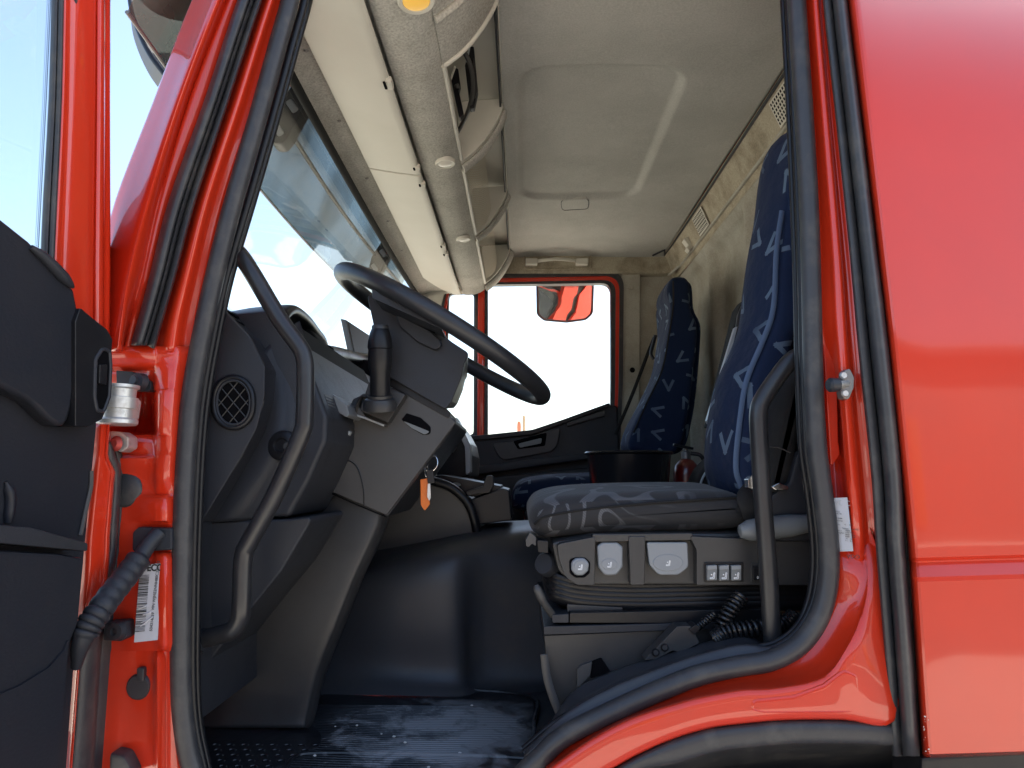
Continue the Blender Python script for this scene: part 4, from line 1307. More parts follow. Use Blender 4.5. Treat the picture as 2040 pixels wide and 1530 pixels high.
# support bracket with a bent clip and the ignition-side switch block
spb = prism("stalk_bracket", [(690, 822, 4), (706, 808, 14), (716, 812), (728, 830, 8), (770, 846, 3), (764, 850, 2), (700, 826, 2)], 1.262, 1.292, GREYPL, colm, rad=2, bev=.003)
tpx("bracket_edge", [(698, 823, 1.262), (730, 834, 1.262), (765, 848, 1.262)], .0018, LTGREY, spb, n=8, sm=1)
tpx("bracket_clip", [(712, 818, 1.27), (716, 800, 1.265), (724, 788, 1.262), (734, 790, 1.262)], .006, GREYPL, spb, n=8, squash=(2.4, .6))
prism("stalk_base", [(735, 760, 4), (808, 786, 3), (773, 842, 3), (716, 818, 6)], 1.26, 1.30, DARKPL, colm, bev=.005)
lathe("stalk_collar", [(.031, -.01), (.031, .002), (.027, .010), (.0225, .012), (.0225, .017), (.0, .017)], P(757, 806, 1.235), (0, -.25, 1), DARKPL, colm, n=28)
stk = lathe("control_stalk", [(.0185, 0), (.0185, .055), (.021, .062), (.0222, .082), (.0215, .094), (.0215, .096), (.023, .098), (.0222, .112), (.019, .125), (.016, .133), (.015, .134)], P(757, 800, 1.235), (0, -.12, 1), SMOOTHBLK, colm, n=20, sharp=25)
lathe("stalk_button", [(.0155, .128), (.0155, .138), (.014, .1405), (0, .141)], P(757, 800, 1.235), (0, -.12, 1), DARKPL, stk, n=22)
text("button_mark", "(P)", P(751.5, 677, 1.214), (R(50), 0, 0), .009, WHITEINK, stk)
# ignition barrel stalk on the dash side
prism("light_switch", [(664, 812, 6), (676, 822, 10), (698, 856, 6), (694, 866, 4), (684, 862), (676, 842, 10), (666, 832)], 1.25, 1.29, DARKPL, colm, rad=2, bev=.004)
prism("switch_tip", [(684, 862, 2), (690, 856, 2), (698, 860, 2), (694, 868, 2)], 1.245, 1.26, LTGREY, colm, bev=.002)
# ------------------------------------------------------------------ steering wheel
wc = P(883, 672, 1.42)
ends = (P(1078, 786, 1.42) - P(688, 556, 1.42))
sdir = ends.normalized()
wr_ = ends.length / 2
whl = thing("steering_wheel", "large black steering wheel seen edge-on from below", "steering wheel", wc)
yv = Vector((0, 1, 0))
up_ = Vector((-sdir.z, 0, sdir.x))
if up_.z < 0:
    up_ = -up_
rim = tube("rim", [wc + sdir * (wr_ * math.cos(2 * math.pi * k / 64)) + yv * (wr_ * math.sin(2 * math.pi * k / 64)) for k in range(64)], .0175, mat("wheel_grip_vinyl", (.02, .021, .024), .40, bump=(420, .22, 3), vary=(22, (.032, .032, .034), .48, .8), rvar=-.08), whl, n=18, sm=2, closed=True)
prism("hub_cover", [(730, 584, 8), (770, 596, 20), (830, 628, 60), (902, 682, 10), (936, 704, 16), (926, 722, 16), (918, 756, 30), (900, 800, 6), (887, 816, 6), (776, 752, 10), (752, 690, 30), (742, 640, 30)], 1.275, 1.56, GRAIN, whl, bev=.028, seg=6, scale=.72)
prism("hub_boss", [(786, 624, 10), (812, 628, 20), (850, 652, 14), (876, 676, 12), (880, 690, 12), (868, 698, 16), (830, 680, 30), (796, 650, 20)], 1.262, 1.30, GRAIN, whl, rad=4, bev=.01, seg=3)
prism("hub_slot", [(790, 617, 3), (806, 620, 6), (870, 660, 4), (864, 664, 3), (800, 632, 6)], 1.2605, 1.264, HOLE, whl, bev=.0008)
prism("spoke", [(740, 574, 3), (874, 642, 3), (880, 656, 3), (742, 594, 3)], 1.19, 1.29, GRAIN, whl, bev=.006)
for sg in (1,):
    tube("spoke", [wc + yv * (sg * wr_ * .97) - sdir * .03, wc + yv * (sg * .19) - sdir * .03 - up_ * .012, wc + yv * (sg * .11) - sdir * .03 - up_ * .035], .015, GRAIN, whl, n=12, squash=(1.6, .8))
prism("hub_base", [(770, 744), (888, 812), (898, 822, 3), (894, 834, 3), (812, 788), (774, 768)], 1.287, 1.5, SMOOTHBLK, whl, bev=.003, scale=.8)
# ------------------------------------------------------------------ screen on the dash top
mo_ = thing("monitor", "slim black display standing upright on the dash top behind the steering wheel", "monitor", P(720, 705, 1.95))
sA, sB = P(690, 640, 1.9), P(703, 703, 1.9)
dv = Vector((.05, .30, -.0))
q = [P(690, 637, 1.9), P(704, 703, 1.9), P(704, 703, 1.9) + Vector((.02, .22, 0)), P(690, 637, 1.9) + Vector((.02, .22, 0))]
build("display_case", bm_extr(q, Vector((-.018, .0, .004)), .003), MIDGREY, mo_, wn=True)
cq = sum(q, Vector()) / 4
build("display_glass", bm_extr([cq + (p - cq) * .93 + Vector((.002, 0, 0)) for p in q], Vector((-.001, 0, 0)), 0), SCREENM, mo_)
tube("display_foot", [cq + Vector((-.01, 0, -.02)), cq + Vector((-.02, 0, -.09))], .012, SMOOTHBLK, mo_, n=10, sm=1)
# ------------------------------------------------------------------ grab handles
HM = mat("satin_black_rail", (.021, .021, .023), .30, bump=(500, .06), vary=(18, (.035, .035, .036), .5, .85), rvar=.15)
h1 = thing("grab_handle", "long kinked black grab handle bending down beside the dashboard", "grab handle", P(395, 1275, 1.04), "grab handles at the doorway")
tpx("rail", [(440, 482, 1.075), (456, 490, 1.05), (478, 508, 1.04), (506, 550, 1.035), (556, 634, 1.035), (596, 690, 1.035), (606, 712, 1.035), (609, 745, 1.035), (607, 830, 1.035), (600, 866, 1.035), (548, 985, 1.035), (498, 1078, 1.035), (485, 1110, 1.035), (481, 1200, 1.035), (478, 1232, 1.037), (462, 1256, 1.04), (430, 1266, 1.05), (384, 1278, 1.06)], .0137, HM, h1, n=18, sm=6)
lathe("rail_foot", [(.0, .006), (.017, .006), (.019, 0), (.019, -.01)], P(398, 1276, 1.052), (1, 0, .2), GRAIN, h1, n=18)
h2 = thing("grab_handle", "black grab handle rising in front of the driver's seat beside the rear jamb", "grab handle", P(1540, 1290, 1.05), "grab handles at the doorway")
tpx("rail", [(1612, 706, 1.075), (1596, 708, 1.06), (1576, 718, 1.055), (1548, 752, 1.055), (1519, 796, 1.055), (1511, 822, 1.055), (1512, 870, 1.055), (1520, 1000, 1.055), (1530, 1130, 1.055), (1541, 1300, 1.055)], .0135, HM, h2, n=18, sm=7)
h3 = thing("grab_handle", "small cream strap handle set in the cloth trim above the passenger door", "grab handle", P(1108, 520, 2.94))
tpx("strap", [(1070, 520, 2.93), (1085, 518, 2.90), (1110, 516, 2.895), (1135, 518, 2.90), (1150, 520, 2.93)], .008, CREAM, h3, n=10, squash=(.5, 1))
for x in (1059, 1160):
    prism("strap_foot", [(x - 12, 514, 2), (x + 12, 514, 2), (x + 12, 526, 2), (x - 12, 526, 2)], 2.915, 2.95, CREAM, h3, bev=.003)
# ------------------------------------------------------------------ overhead shelf above the windscreen
ov_ = thing("overhead_shelf", "cloth-covered overhead shelf with cream flaps and open compartments above the windscreen", "overhead shelf", V(-.25, 2.0, .8))


def U(px, py, z):
    return hit(px, py, V(0, 0, z), Vector((0, 0, 1)))


ys_ = (1.0, 1.3, 1.7, 2.03, 2.4, 2.75, 2.94)
bl_ = (0, .03, .05, .056, .05, .03, .0)
sheet("header_cloth", [[V(-.452 - b * .25, y, .795), V(-.444 - b * .25, y, .802), V(-.425, y, .812), V(-.39, y, .822), V(-.27, y, .83)] for y, b in zip(ys_, bl_)], CARPET, ov_, su=2, sv=3, sharp=70)
for px, py in ((610, 100), (676, 240), (731, 355), (773, 440), (800, 498)):
    lathe("screw", [(0, .002), (.003, .002), (.005, 0)], U(px, py, .812) - Vector((0, 0, .001)), (.1, 0, -1), GUNMET, ov_, n=12)


def flap(y0, y1, tip):
    bm = bmesh.new()
    N1, N2 = 14, 30
    lay = []
    for s in (0, 1):
        g_ = []
        for j in range(N2 + 1):
            row = []
            for i in range(N1 + 1):
                u = i / N1
                v = j / N2
                ya = y0
                yb = y1 - tip * (1 - u) ** 2 * .8
                y = ya + (yb - ya) * v
                x = -.400 + .138 * u
                z = .806 - .022 * u - .0015 * math.sin(u * math.pi) + s * .011
                if u > .94:
                    z += .004 * (1 - s)
                row.append(bm.verts.new(V(x, y, z)))
            g_.append(row)
        lay.append(g_)
    for s in (0, 1):
        g_ = lay[s]
        for j in range(N2):
            for i in range(N1):
                bm.faces.new([g_[j][i], g_[j][i + 1], g_[j + 1][i + 1], g_[j + 1][i]])
    A, B = lay
    for j in range(N2):
        bm.faces.new([A[j][0], A[j + 1][0], B[j + 1][0], B[j][0]])
        bm.faces.new([A[j][N1], A[j + 1][N1], B[j + 1][N1], B[j][N1]])
    for i in range(N1):
        bm.faces.new([A[0][i], A[0][i + 1], B[0][i + 1], B[0][i]])
        bm.faces.new([A[N2][i], A[N2][i + 1], B[N2][i + 1], B[N2][i]])
    bmesh.ops.recalc_face_normals(bm, faces=bm.faces)
    bevel(bm, .003, 2, 60)
    return build("shelf_flap", bm, CREAM, ov_, wn=True)


f1 = flap(1.0, 1.686, 0)
f2 = flap(1.693, 2.88, .25)
for py, w in ((108, .03), (300, .014), (337, .014), (472, .02), (490, .02)):
    y = .79 * FPX / (950 - py)
    par = f1 if py < 305 else f2
    box("flap_clip", V(-.263, y, .786), (.012, w, .014), CREAM, par, bev=.003)
    box("clip_slot", V(-.272, y - .002, .7795), (.005, w * .8, .004), HOLE, par, bev=.001)
# cloth underside up to the shelf mouth
EDX, EDZ = -.158, .828
sheet("shelf_underside", [[V(-.275, y, .84), V(-.262, y, .812), V(-.255, y, .803), V(-.225, y, .801), V(-.19, y, .808), V(EDX - .006, y, EDZ - .004), V(EDX, y, EDZ + .006)] for y in (.99, 1.5, 2.0, 2.5, 2.86, 2.93)], CARPET, ov_, su=4, sv=2, sharp=70)
sheet("shelf_liner", [[V(EDX - .002, y, EDZ + .004), V(-.166, y, .84), V(-.225, y, .86), V(-.23, y, 1.0), V(-.215, y, 1.02), V(-.05, y, 1.02), V(-.048, y, .985)] for y in (.99, 1.6, 2.2, 2.94)], CREAM, ov_, su=2, sharp=30)
prism("shelf_end", [(905, 566), (918, 579, 4), (990, 552, 20), (1012, 520, 20), (1031, 488), (1000, 470), (930, 500)], 2.9, 2.98, TRIMCLOTH, ov_, bev=.006)
ARC = [(-.046, .985), (-.062, .945), (-.090, .897), (-.122, .858), (EDX, EDZ)]
for y0, y1 in ((.99, 1.275), (1.70, 1.745), (2.25, 2.30), (2.85, 2.93)):
    arc = cr(ARC, 5)
    poly = [V(p.x, y0, p.y) for p in arc] + [V(-.168, y0, EDZ + .02), V(-.168, y0, 1.0), V(-.048, y0, 1.01)]
    dv_ = build("shelf_divider", bm_extr(poly, Vector((0, y1 - y0, 0)), .004), CREAM if y0 > 1 else CARPET, ov_, wn=True)
    tb = bm_tube([V(p.x + .003, (y0 + y1) / 2 + (.012 if y0 > 1 else 0), p.y - .003) for p in arc], (y1 - y0) / 2 if y0 > 1 else .008, 12, squash=(1.0, .35) if y0 > 1 else None)
    build("divider_welt", tb, CARPET, dv_)
    if y0 < 2.8:
        tube("mouth_rim", [V(p.x + .001, y1 + .002, p.y) for p in reversed(arc)][::-1] + [V(EDX + .002, y1 + .02, EDZ + .003), V(EDX + .002, y1 + .2, EDZ + .003), V(EDX + .002, {1.275: 1.69, 1.745: 2.24, 2.30: 2.84}[y1], EDZ + .003)], .0055, CREAM, dv_, n=10, sm=2)
# nets across the second and third compartment
for y0, y1 in ((1.77, 2.23), (2.33, 2.82)):
    nb = bmesh.new()
    na, nc = 64, 16
    vv = {}

    def nv(i, j):
        if (i, j) not in vv:
            t = j / nc
            k = math.sin(math.pi * t)
            vv[i, j] = nb.verts.new(V(EDX + .006 + .05 * t + .012 * k, y0 + (y1 - y0) * i / na, EDZ + .012 + .085 * t - .012 * k))
        return vv[i, j]
    for i in range(1, na):
        for j in range(1, nc):
            if (i + j) % 2:
                nb.faces.new([nv(i - 1, j), nv(i, j - 1), nv(i + 1, j), nv(i, j + 1)])
    bmesh.ops.wireframe(nb, faces=nb.faces, thickness=.0034, use_replace=True, use_even_offset=False)
    nt_ = build("shelf_net", nb, mat("tan_netting", (.55, .48, .36), .8, bump=(300, .3)) if y0 < 2 else bpy.data.materials["tan_netting"], ov_)
    nt_['kind'] = 'stuff'
# lamps in the underside
LENS = mat("clear_lamp_lens", (.72, .70, .62), .25, bump=(90, .5, 2))
AMB = mat("amber_lamp_lens", (.85, .48, .07), .3, bump=(90, .5, 2))
AMB.node_tree.nodes["Principled BSDF"].inputs['Emission Color'].default_value = (1, .62, .15, 1)
AMB.node_tree.nodes["Principled BSDF"].inputs['Emission Strength'].default_value = .07
for px, py, r, lm in ((829, -2, .030, AMB), (887, 322, .024, LENS), (923, 474, .023, LENS)):
    o = U(px, py, .806)
    o.z -= .004 if px > 850 else .002
    l_ = lathe("shelf_lamp", [(r * .78, .001), (r * .8, .004), (r, .005), (r * 1.08, .002), (r * 1.1, -.006)], o, (.12, 0, -1), CREAM, ov_, n=30, label="amber-lit round lamp" if lm is AMB else None)
    lathe("lamp_lens", [(0, .006), (r * .5, .0055), (r * .77, .003), (r * .78, .0)], o, (.12, 0, -1), lm, l_, n=26)
# ------------------------------------------------------------------ devices and cable in the first compartment
r1 = thing("toll_device", "slim black device with a round button held in the nearest shelf compartment", "device", V(-.15, 1.5, .88))
prism("device_body", [(897, 150, 2), (907, 133, 2), (913, 137, 2), (917, 168), (914, 180), (924, 226, 3), (915, 236, 3), (905, 190)], 1.48, 1.50, SMOOTHBLK, r1, bev=.002)
lathe("device_button", [(0, .006), (.005, .004), (.0065, 0)], P(911, 172, 1.477), (.2, -1, 0), DARKPL, r1, n=16)
prism("device_cradle", [(897, 152), (905, 130), (908, 132), (899, 158)], 1.475, 1.49, CREAM, r1, bev=.001)
r2 = thing("radio_unit", "thin black radio unit hanging on edge between the shelf cable and the roof", "radio", V(-.11, 1.5, .9))
prism("radio_case", [(929, 118, 2), (936, 90, 3), (944, 92, 3), (952, 180, 3), (945, 214, 3), (936, 216, 3), (926, 130)], 1.50, 1.52, SMOOTHBLK, r2, bev=.002)
prism("radio_face", [(944, 104, 2), (949, 150), (951, 180, 2), (945, 200, 2), (941, 150)], 1.495, 1.502, DARKPL, r2, bev=.001)
prism("radio_bracket", [(928, 122), (936, 84), (938, 86), (931, 122)], 1.495, 1.51, LTGREY, r2, bev=.001)
cb = thing("cable", "dark cable drooping from the first shelf compartment to a round lamp", "cable", P(880, 320, 1.7))
tpx("wire", [(889, 78, 1.33), (902, 84, 1.34), (922, 100, 1.37), (937, 130, 1.40), (942, 165, 1.44), (940, 195, 1.48), (928, 232, 1.55), (905, 275, 1.64), (877, 322, 1.735)], .0052, mat("grey_wire", (.05, .048, .045), .5, bump=(200, .1)), cb, n=10, sm=6)
# ------------------------------------------------------------------ driver's seat
ds_ = thing("driver_seat", "driver's seat with dark swirl-patterned cushion, blue backrest cover and grey lever panel", "seat", P(1290, 1250, 1.35))
BLACKCLOTH = mat("black_seat_cloth", (.018, .0175, .0175), .85, bump=(700, .5), vary=(9, (.04, .038, .036), .45, .8), spec=.2)
pillow("cushion", [(1053, 1036), (1060, 1010), (1084, 995), (1128, 986), (1200, 981), (1300, 978), (1400, 977), (1475, 981), (1498, 1006), (1502, 1034), (1482, 1056), (1400, 1062), (1285, 1065), (1182, 1068), (1096, 1076), (1064, 1064)], 1.14, 1.64, .029, SWIRL, ds_, crown=.012, rd=.06)
tpx("cushion_seam", [(1064, 1044, 1.150), (1091, 1028, 1.1405), (1182, 1013, 1.1405), (1300, 1002, 1.1405), (1400, 995, 1.1425), (1486, 990, 1.152)], .0022, BLACKCLOTH, ds_, n=8)
BKL = [(1584, 268), (1572, 372), (1556, 462), (1546, 540), (1538, 612), (1516, 676), (1484, 750), (1468, 830), (1462, 890), (1464, 940), (1480, 980)]
BKR = [(1515, 992), (1545, 966), (1566, 850), (1586, 694), (1612, 630), (1645, 500), (1668, 320), (1640, 238), (1604, 236)]
bk = pillow("backrest", [(x + 70, y) for x, y in BKL] + [(1590, 990), (1640, 940), (1660, 850), (1690, 694), (1710, 500), (1720, 320), (1700, 238), (1680, 236)], 1.2, 1.62, .028, HOOKBLUE, ds_, crown=.008, side=True)
pillow("backrest_bolster", BKL + BKR, 1.16, 1.37, .026, HOOKBLUE, ds_, crown=.016, side=True)
tpx("backrest_seam", [(1558, 420, 1.163), (1547, 500, 1.161), (1541, 612, 1.16), (1521, 676, 1.16), (1488, 756, 1.16), (1474, 838, 1.16), (1466, 930, 1.163), (1478, 972, 1.17)], .0034, mat("pale_blue_piping", (.07, .11, .19), .8, bump=(300, .2)), ds_, n=8, squash=(.5, 1.4))
pillow("side_bolster", [(1584, 700), (1622, 686), (1624, 740), (1604, 838), (1582, 950), (1560, 992), (1524, 985), (1534, 890), (1556, 790)], 1.105, 1.17, .02, BLACKCLOTH, ds_)
tpx("bolster_stitch", [(1534, 890, 1.1045), (1552, 892, 1.1045), (1575, 902, 1.1045)], .0012, GREYPL, ds_, n=6)
prism("belt_cover", [(1572, 960, 10), (1588, 900, 20), (1640, 880), (1680, 880), (1680, 1080), (1500, 1080), (1520, 1000, 20)], 1.10, 1.2, GRAIN, ds_, bev=.008)
# fold-up armrest on the far side of the backrest
prism("armrest", [(1472, 612, 10), (1484, 594, 10), (1530, 592), (1540, 700), (1440, 850), (1414, 850)], 1.612, 1.67, BLACKCLOTH, ds_, rad=4, bev=.012)
prism("armrest_edge", [(1464, 652, 2), (1470, 650, 2), (1420, 838, 4), (1412, 846, 4), (1408, 838, 3)], 1.60, 1.616, LTGREY, ds_, rad=1, bev=.002)
prism("armrest_clip", [(1470, 628, 2), (1478, 606, 6), (1486, 606), (1472, 650), (1466, 652)], 1.605, 1.66, GREYPL, ds_, rad=1, bev=.002)
# lever panel
prism("panel_core", [(1098, 1080, 10), (1180, 1066), (1300, 1062), (1640, 1062), (1640, 1166), (1150, 1166, 14), (1112, 1140, 30)], 1.128, 1.6, DARKPL, ds_, bev=.006)
prism("panel_cheek", [(1110, 1084, 8), (1186, 1069, 2), (1184, 1166, 2), (1150, 1166, 16), (1126, 1150, 30), (1113, 1112, 14)], 1.108, 1.135, DARKPL, ds_, bev=.008, seg=3)
prism("panel_cheek", [(1252, 1068, 4), (1286, 1068, 4), (1284, 1166, 3), (1256, 1166, 3)], 1.108, 1.135, DARKPL, ds_, bev=.007, seg=3)
prism("panel_cheek", [(1374, 1068, 4), (1640, 1080, 4), (1640, 1166, 2), (1388, 1166, 3), (1388, 1096, 20)], 1.108, 1.135, DARKPL, ds_, bev=.007, seg=3)
prism("panel_brow", [(1180, 1064, 3), (1380, 1062, 3), (1380, 1076, 3), (1180, 1080, 3)], 1.11, 1.135, DARKPL, ds_, bev=.005)
BTN = mat("pale_grey_button", (.22, .235, .25), .35, bump=(600, .03))


def seat_icon(cx, cy, Y, par, s=1.0):
    b = bmesh.new()
    for a, c in (((-6, 8), (4, 8)), ((-6, 5), (2, 5)), ((-6, 5), (-6, 8)), ((2, 5), (4, -8)), ((5, 8), (7, -8)), ((4, -8), (7, -8))):
        bm_tube([P(cx + a[0] * s, cy + a[1] * s, Y), P(cx + c[0] * s, cy + c[1] * s, Y)], .0006, 6, bm=b)
    bmesh.ops.create_uvsphere(b, u_segments=8, v_segments=6, radius=.0011, matrix=Matrix.Translation(P(cx - 2 * s, cy - 3 * s, Y)))
    build("seat_icon", b, WHITEINK, par)


def paddle(outline, oval, ic, y):
    p = prism("seat_lever", outline, y, 1.13, BTN, ds_, rad=8, bev=.004, seg=3)
    cx, cy, a, b = oval
    prism("lever_inset", [(cx + a * math.cos(2 * math.pi * k / 24), cy + b * math.sin(2 * math.pi * k / 24)) for k in range(24)], y - .0012, y + .002, BTN, p, bev=.001)
    seat_icon(ic[0], ic[1], y - .0016, p, .62)
    return p


prism("button_well", [(1134, 1114, 8), (1150, 1110, 8), (1166, 1111, 8), (1176, 1120, 8), (1175, 1142, 8), (1164, 1151, 10), (1146, 1151, 10), (1135, 1142, 8)], 1.1065, 1.11, HOLE, ds_, rad=4, bev=.0005)
paddle([(1138, 1120, 12), (1147, 1112, 8), (1164, 1112, 8), (1174, 1122, 10), (1172, 1138, 8), (1162, 1147, 10), (1147, 1147, 10), (1138, 1136, 8)], (1156, 1129, 12, 12), (1156, 1130), 1.102)
paddle([(1189, 1088, 6), (1200, 1080, 8), (1230, 1080, 8), (1241, 1090, 6), (1241, 1130, 10), (1228, 1147, 14), (1204, 1147, 14), (1192, 1130, 10)], (1214, 1124, 16, 11), (1214, 1125), 1.112)
paddle([(1288, 1080, 4), (1370, 1080, 6), (1372, 1130, 12), (1352, 1146, 16), (1312, 1146, 16), (1294, 1126, 12)], (1331, 1121, 30, 17), (1331, 1122), 1.112)
prism("switch_frame", [(1403, 1120, 3), (1482, 1120, 3), (1481, 1160, 3), (1403, 1160, 3)], 1.1058, 1.11, SMOOTHBLK, ds_, bev=.001)
for k, x in enumerate((1409, 1433, 1457)):
    s_ = prism("rocker_switch", [(x, 1128, 2), (x + 20, 1127, 2), (x + 20, 1156, 2), (x, 1157, 2)], 1.098, 1.108, MIDGREY, ds_, bev=.002)
    prism("switch_top", [(x + .5, 1127, 1), (x + 19.5, 1126, 1), (x + 19.5, 1134, 1), (x + .5, 1135, 1)], 1.0965, 1.105, BTN, s_, bev=.0012)
    seat_icon(x + 10, 1147, 1.0972, s_, .75)
prism("toggle_frame", [(1497, 1122, 2), (1530, 1122, 2), (1530, 1160, 2), (1497, 1160, 2)], 1.1058, 1.11, DARKPL, ds_, bev=.001)
tg = prism("toggle_switch", [(1501, 1128, 2), (1528, 1128, 2), (1528, 1156, 2), (1501, 1156, 2)], 1.10, 1.108, SMOOTHBLK, ds_, bev=.002)
flat_text("toggle_mark", "0", 1508, 1153, 1.0992, .006, WHITEINK, tg)
lathe("tilt_lever", [(0, -.062), (.010, -.059), (.0165, -.045), (.0185, -.02), (.0175, .02), (.014, .05), (.008, .062), (0, .065)], P(1548, 1050, 1.095), (1, 0, .12), MIDGREY, ds_, n=20)
# seat front latch and knob
prism("cushion_latch", [(1047, 1076, 3), (1056, 1060, 4), (1068, 1070, 6), (1068, 1090, 4), (1060, 1082, 8), (1054, 1090, 3), (1048, 1088, 3)], 1.13, 1.16, GREYPL, ds_, rad=2, bev=.002)
prism("latch_block", [(1070, 1076, 2), (1092, 1078, 2), (1092, 1102, 2), (1072, 1100, 2)], 1.125, 1.17, SMOOTHBLK, ds_, bev=.002)
lathe("height_dial", [(0, .006), (.016, .006), (.02, 0), (.02, -.02)], P(1086, 1124, 1.16), (-.6, -1, .3), GRAIN, ds_, n=22)
# concertina under the panel
prism("bellows_core", [(1092, 1120), (1160, 1160), (1650, 1164), (1650, 1216), (1120, 1216), (1092, 1180)], 1.165, 1.6, HOLE, ds_, bev=.01)
for k in range(5):
    dy = k * 9.6
    bell = [(1090 + k * 1, 1108 + dy * .6, 1.5), (1084, 1114 + dy * .8, 1.3), (1086, 1126 + dy * .9, 1.20), (1100, 1148 + dy * .98, 1.165), (1130, 1160 + dy, 1.152), (1180, 1168 + dy * 1.0, 1.150), (1280, 1172 + dy, 1.150), (1400, 1170 + dy, 1.150), (1660, 1168 + dy, 1.150)]
    tpx("bellows_fold", bell, .0062, SMOOTHBLK, ds_, n=10, squash=(1.6, .62))
prism("slide_rail", [(1135, 1221, 2), (1550, 1213, 2), (1550, 1242, 2), (1135, 1241, 2)], 1.125, 1.17, SMOOTHBLK, ds_, bev=.004)
prism("rail_end", [(1099, 1225, 2), (1133, 1223, 2), (1133, 1241, 2), (1101, 1241, 2)], 1.122, 1.17, GRAIN, ds_, bev=.003)
tpx("slide_lever", [(1068, 1166, 1.11), (1073, 1180, 1.11), (1084, 1202, 1.115), (1100, 1224, 1.13)], [.004, .005, .006, .0065, .007, .007, .007, .007, .007, .007, .0065, .006, .006, .006, .006, .006, .006, .006, .006], GREYPL, ds_, n=10, sm=6)
prism("frame_plate", [(1130, 1204), (1240, 1210), (1240, 1220), (1130, 1220)], 1.145, 1.16, GREYPL, ds_, bev=.001)
# belt buckle ends beside the cushion
tpx("belt_strap", [(1500, 1034, 1.12), (1492, 1010, 1.115), (1486, 990, 1.12), (1498, 972, 1.14)], .008, BLACKCLOTH, ds_, n=8, squash=(.4, 1.8))
prism("belt_buckle", [(1490, 955, 2), (1500, 945, 3), (1506, 962, 3), (1502, 976, 3), (1492, 972, 2)], 1.10, 1.12, CHROME, ds_, rad=1, bev=.002)
prism("belt_tongue", [(1536, 970, 3), (1552, 962, 3), (1572, 970, 4), (1570, 976, 3), (1546, 976, 3)], 1.085, 1.10, CHROME, ds_, rad=1, bev=.002)
# box below the seat
ub = thing("seat_box", "dark storage box with a hooked slot beneath the driver's seat", "storage box", P(1300, 1420, 1.3))
prism("box_shell", [(1084, 1266, 3), (1428, 1252, 2), (1560, 1250), (1560, 1350), (1300, 1420), (1117, 1470), (1090, 1330)], 1.13, 1.6, DARKPL, ub, bev=.004)
prism("box_rim", [(1083, 1248, 2), (1430, 1240, 2), (1560, 1238), (1560, 1252), (1428, 1253), (1084, 1265, 2)], 1.122, 1.6, GRAIN, ub, bev=.003)
prism("box_handle", [(1150, 1334, 2), (1158, 1326, 2), (1180, 1318, 2), (1176, 1345, 2), (1160, 1362, 2), (1158, 1400), (1150, 1400)], 1.122, 1.135, GREYPL, ub, bev=.002)
prism("handle_recess", [(1180, 1318, 2), (1198, 1311, 4), (1216, 1338, 2), (1176, 1352, 2)], 1.126, 1.135, HOLE, ub, bev=.001)
tpx("box_corner", [(1084, 1304, 1.11), (1090, 1350, 1.11), (1102, 1390, 1.11), (1118, 1430, 1.11)], .0065, GREYPL, ub, n=10, squash=(.6, 1))
# ------------------------------------------------------------------ wired remote below the seat
hs = thing("wired_remote", "dark wired remote control with coiled black cord lying below the driver's seat", "remote control", P(1340, 1300, 1.1))
rbod = prism("remote_body", [(1282, 1316, 2), (1314, 1284, 10), (1349, 1248, 4), (1376, 1247, 4), (1394, 1281, 4), (1356, 1300, 2), (1340, 1296, 6), (1310, 1312, 6)], 1.085, 1.115, DARKPL, hs, bev=.004)
prism("remote_collar", [(1372, 1254, 2), (1386, 1244, 3), (1396, 1252, 3), (1384, 1266, 2)], 1.082, 1.112, SMOOTHBLK, hs, bev=.004)
for x, y in ((1306, 1300), (1324, 1290)):
    lathe("remote_button", [(0, .003), (.004, .003), (.006, 0)], P(x, y, 1.084), (0, -1, .2), SMOOTHBLK, hs, n=14)


def coil(pts, r, wire, turns, r0=None):
    path = cr([P(*p) for p in pts], 24)
    n = len(path)
    out = []
    for i in range(turns * 12):
        t = i / (turns * 12 - 1) * (n - 1)
        k = min(int(t), n - 2)
        c = path[k].lerp(path[k + 1], t - k)
        d = (path[k + 1] - path[k]).normalized()
        a_ = d.cross(Vector((0, 1, 0))).normalized()
        b_ = d.cross(a_)
        rr2 = r if r0 is None else r0 + (r - r0) * min(1, i / (turns * 12) * 1.5)
        ph = 2 * math.pi * i / 12
        out.append(c + a_ * math.cos(ph) * rr2 + b_ * math.sin(ph) * rr2)
    return out


CORD = mat("glossy_black_cord", (.012, .012, .013), .25, bump=(100, .02))
tube("coiled_cord", coil([(1388, 1250, 1.1), (1405, 1237, 1.1), (1424, 1222, 1.105)], .0048, .0022, 9), .0021, CORD, hs, n=8, sm=1)
tube("coiled_cord", coil([(1432, 1268, 1.10), (1444, 1236, 1.095), (1460, 1208, 1.095), (1478, 1186, 1.10)], .0105, .003, 11), .0031, CORD, hs, n=8, sm=1)
tube("coiled_cord", coil([(1424, 1272, 1.09), (1450, 1258, 1.085), (1500, 1252, 1.085), (1560, 1244, 1.09), (1584, 1226, 1.10)], .0105, .003, 20), .0031, CORD, hs, n=8, sm=1)
tube("coiled_cord", coil([(1560, 1240, 1.13), (1580, 1252, 1.12), (1592, 1272, 1.12)], .010, .003, 6), .0031, CORD, hs, n=8, sm=1)
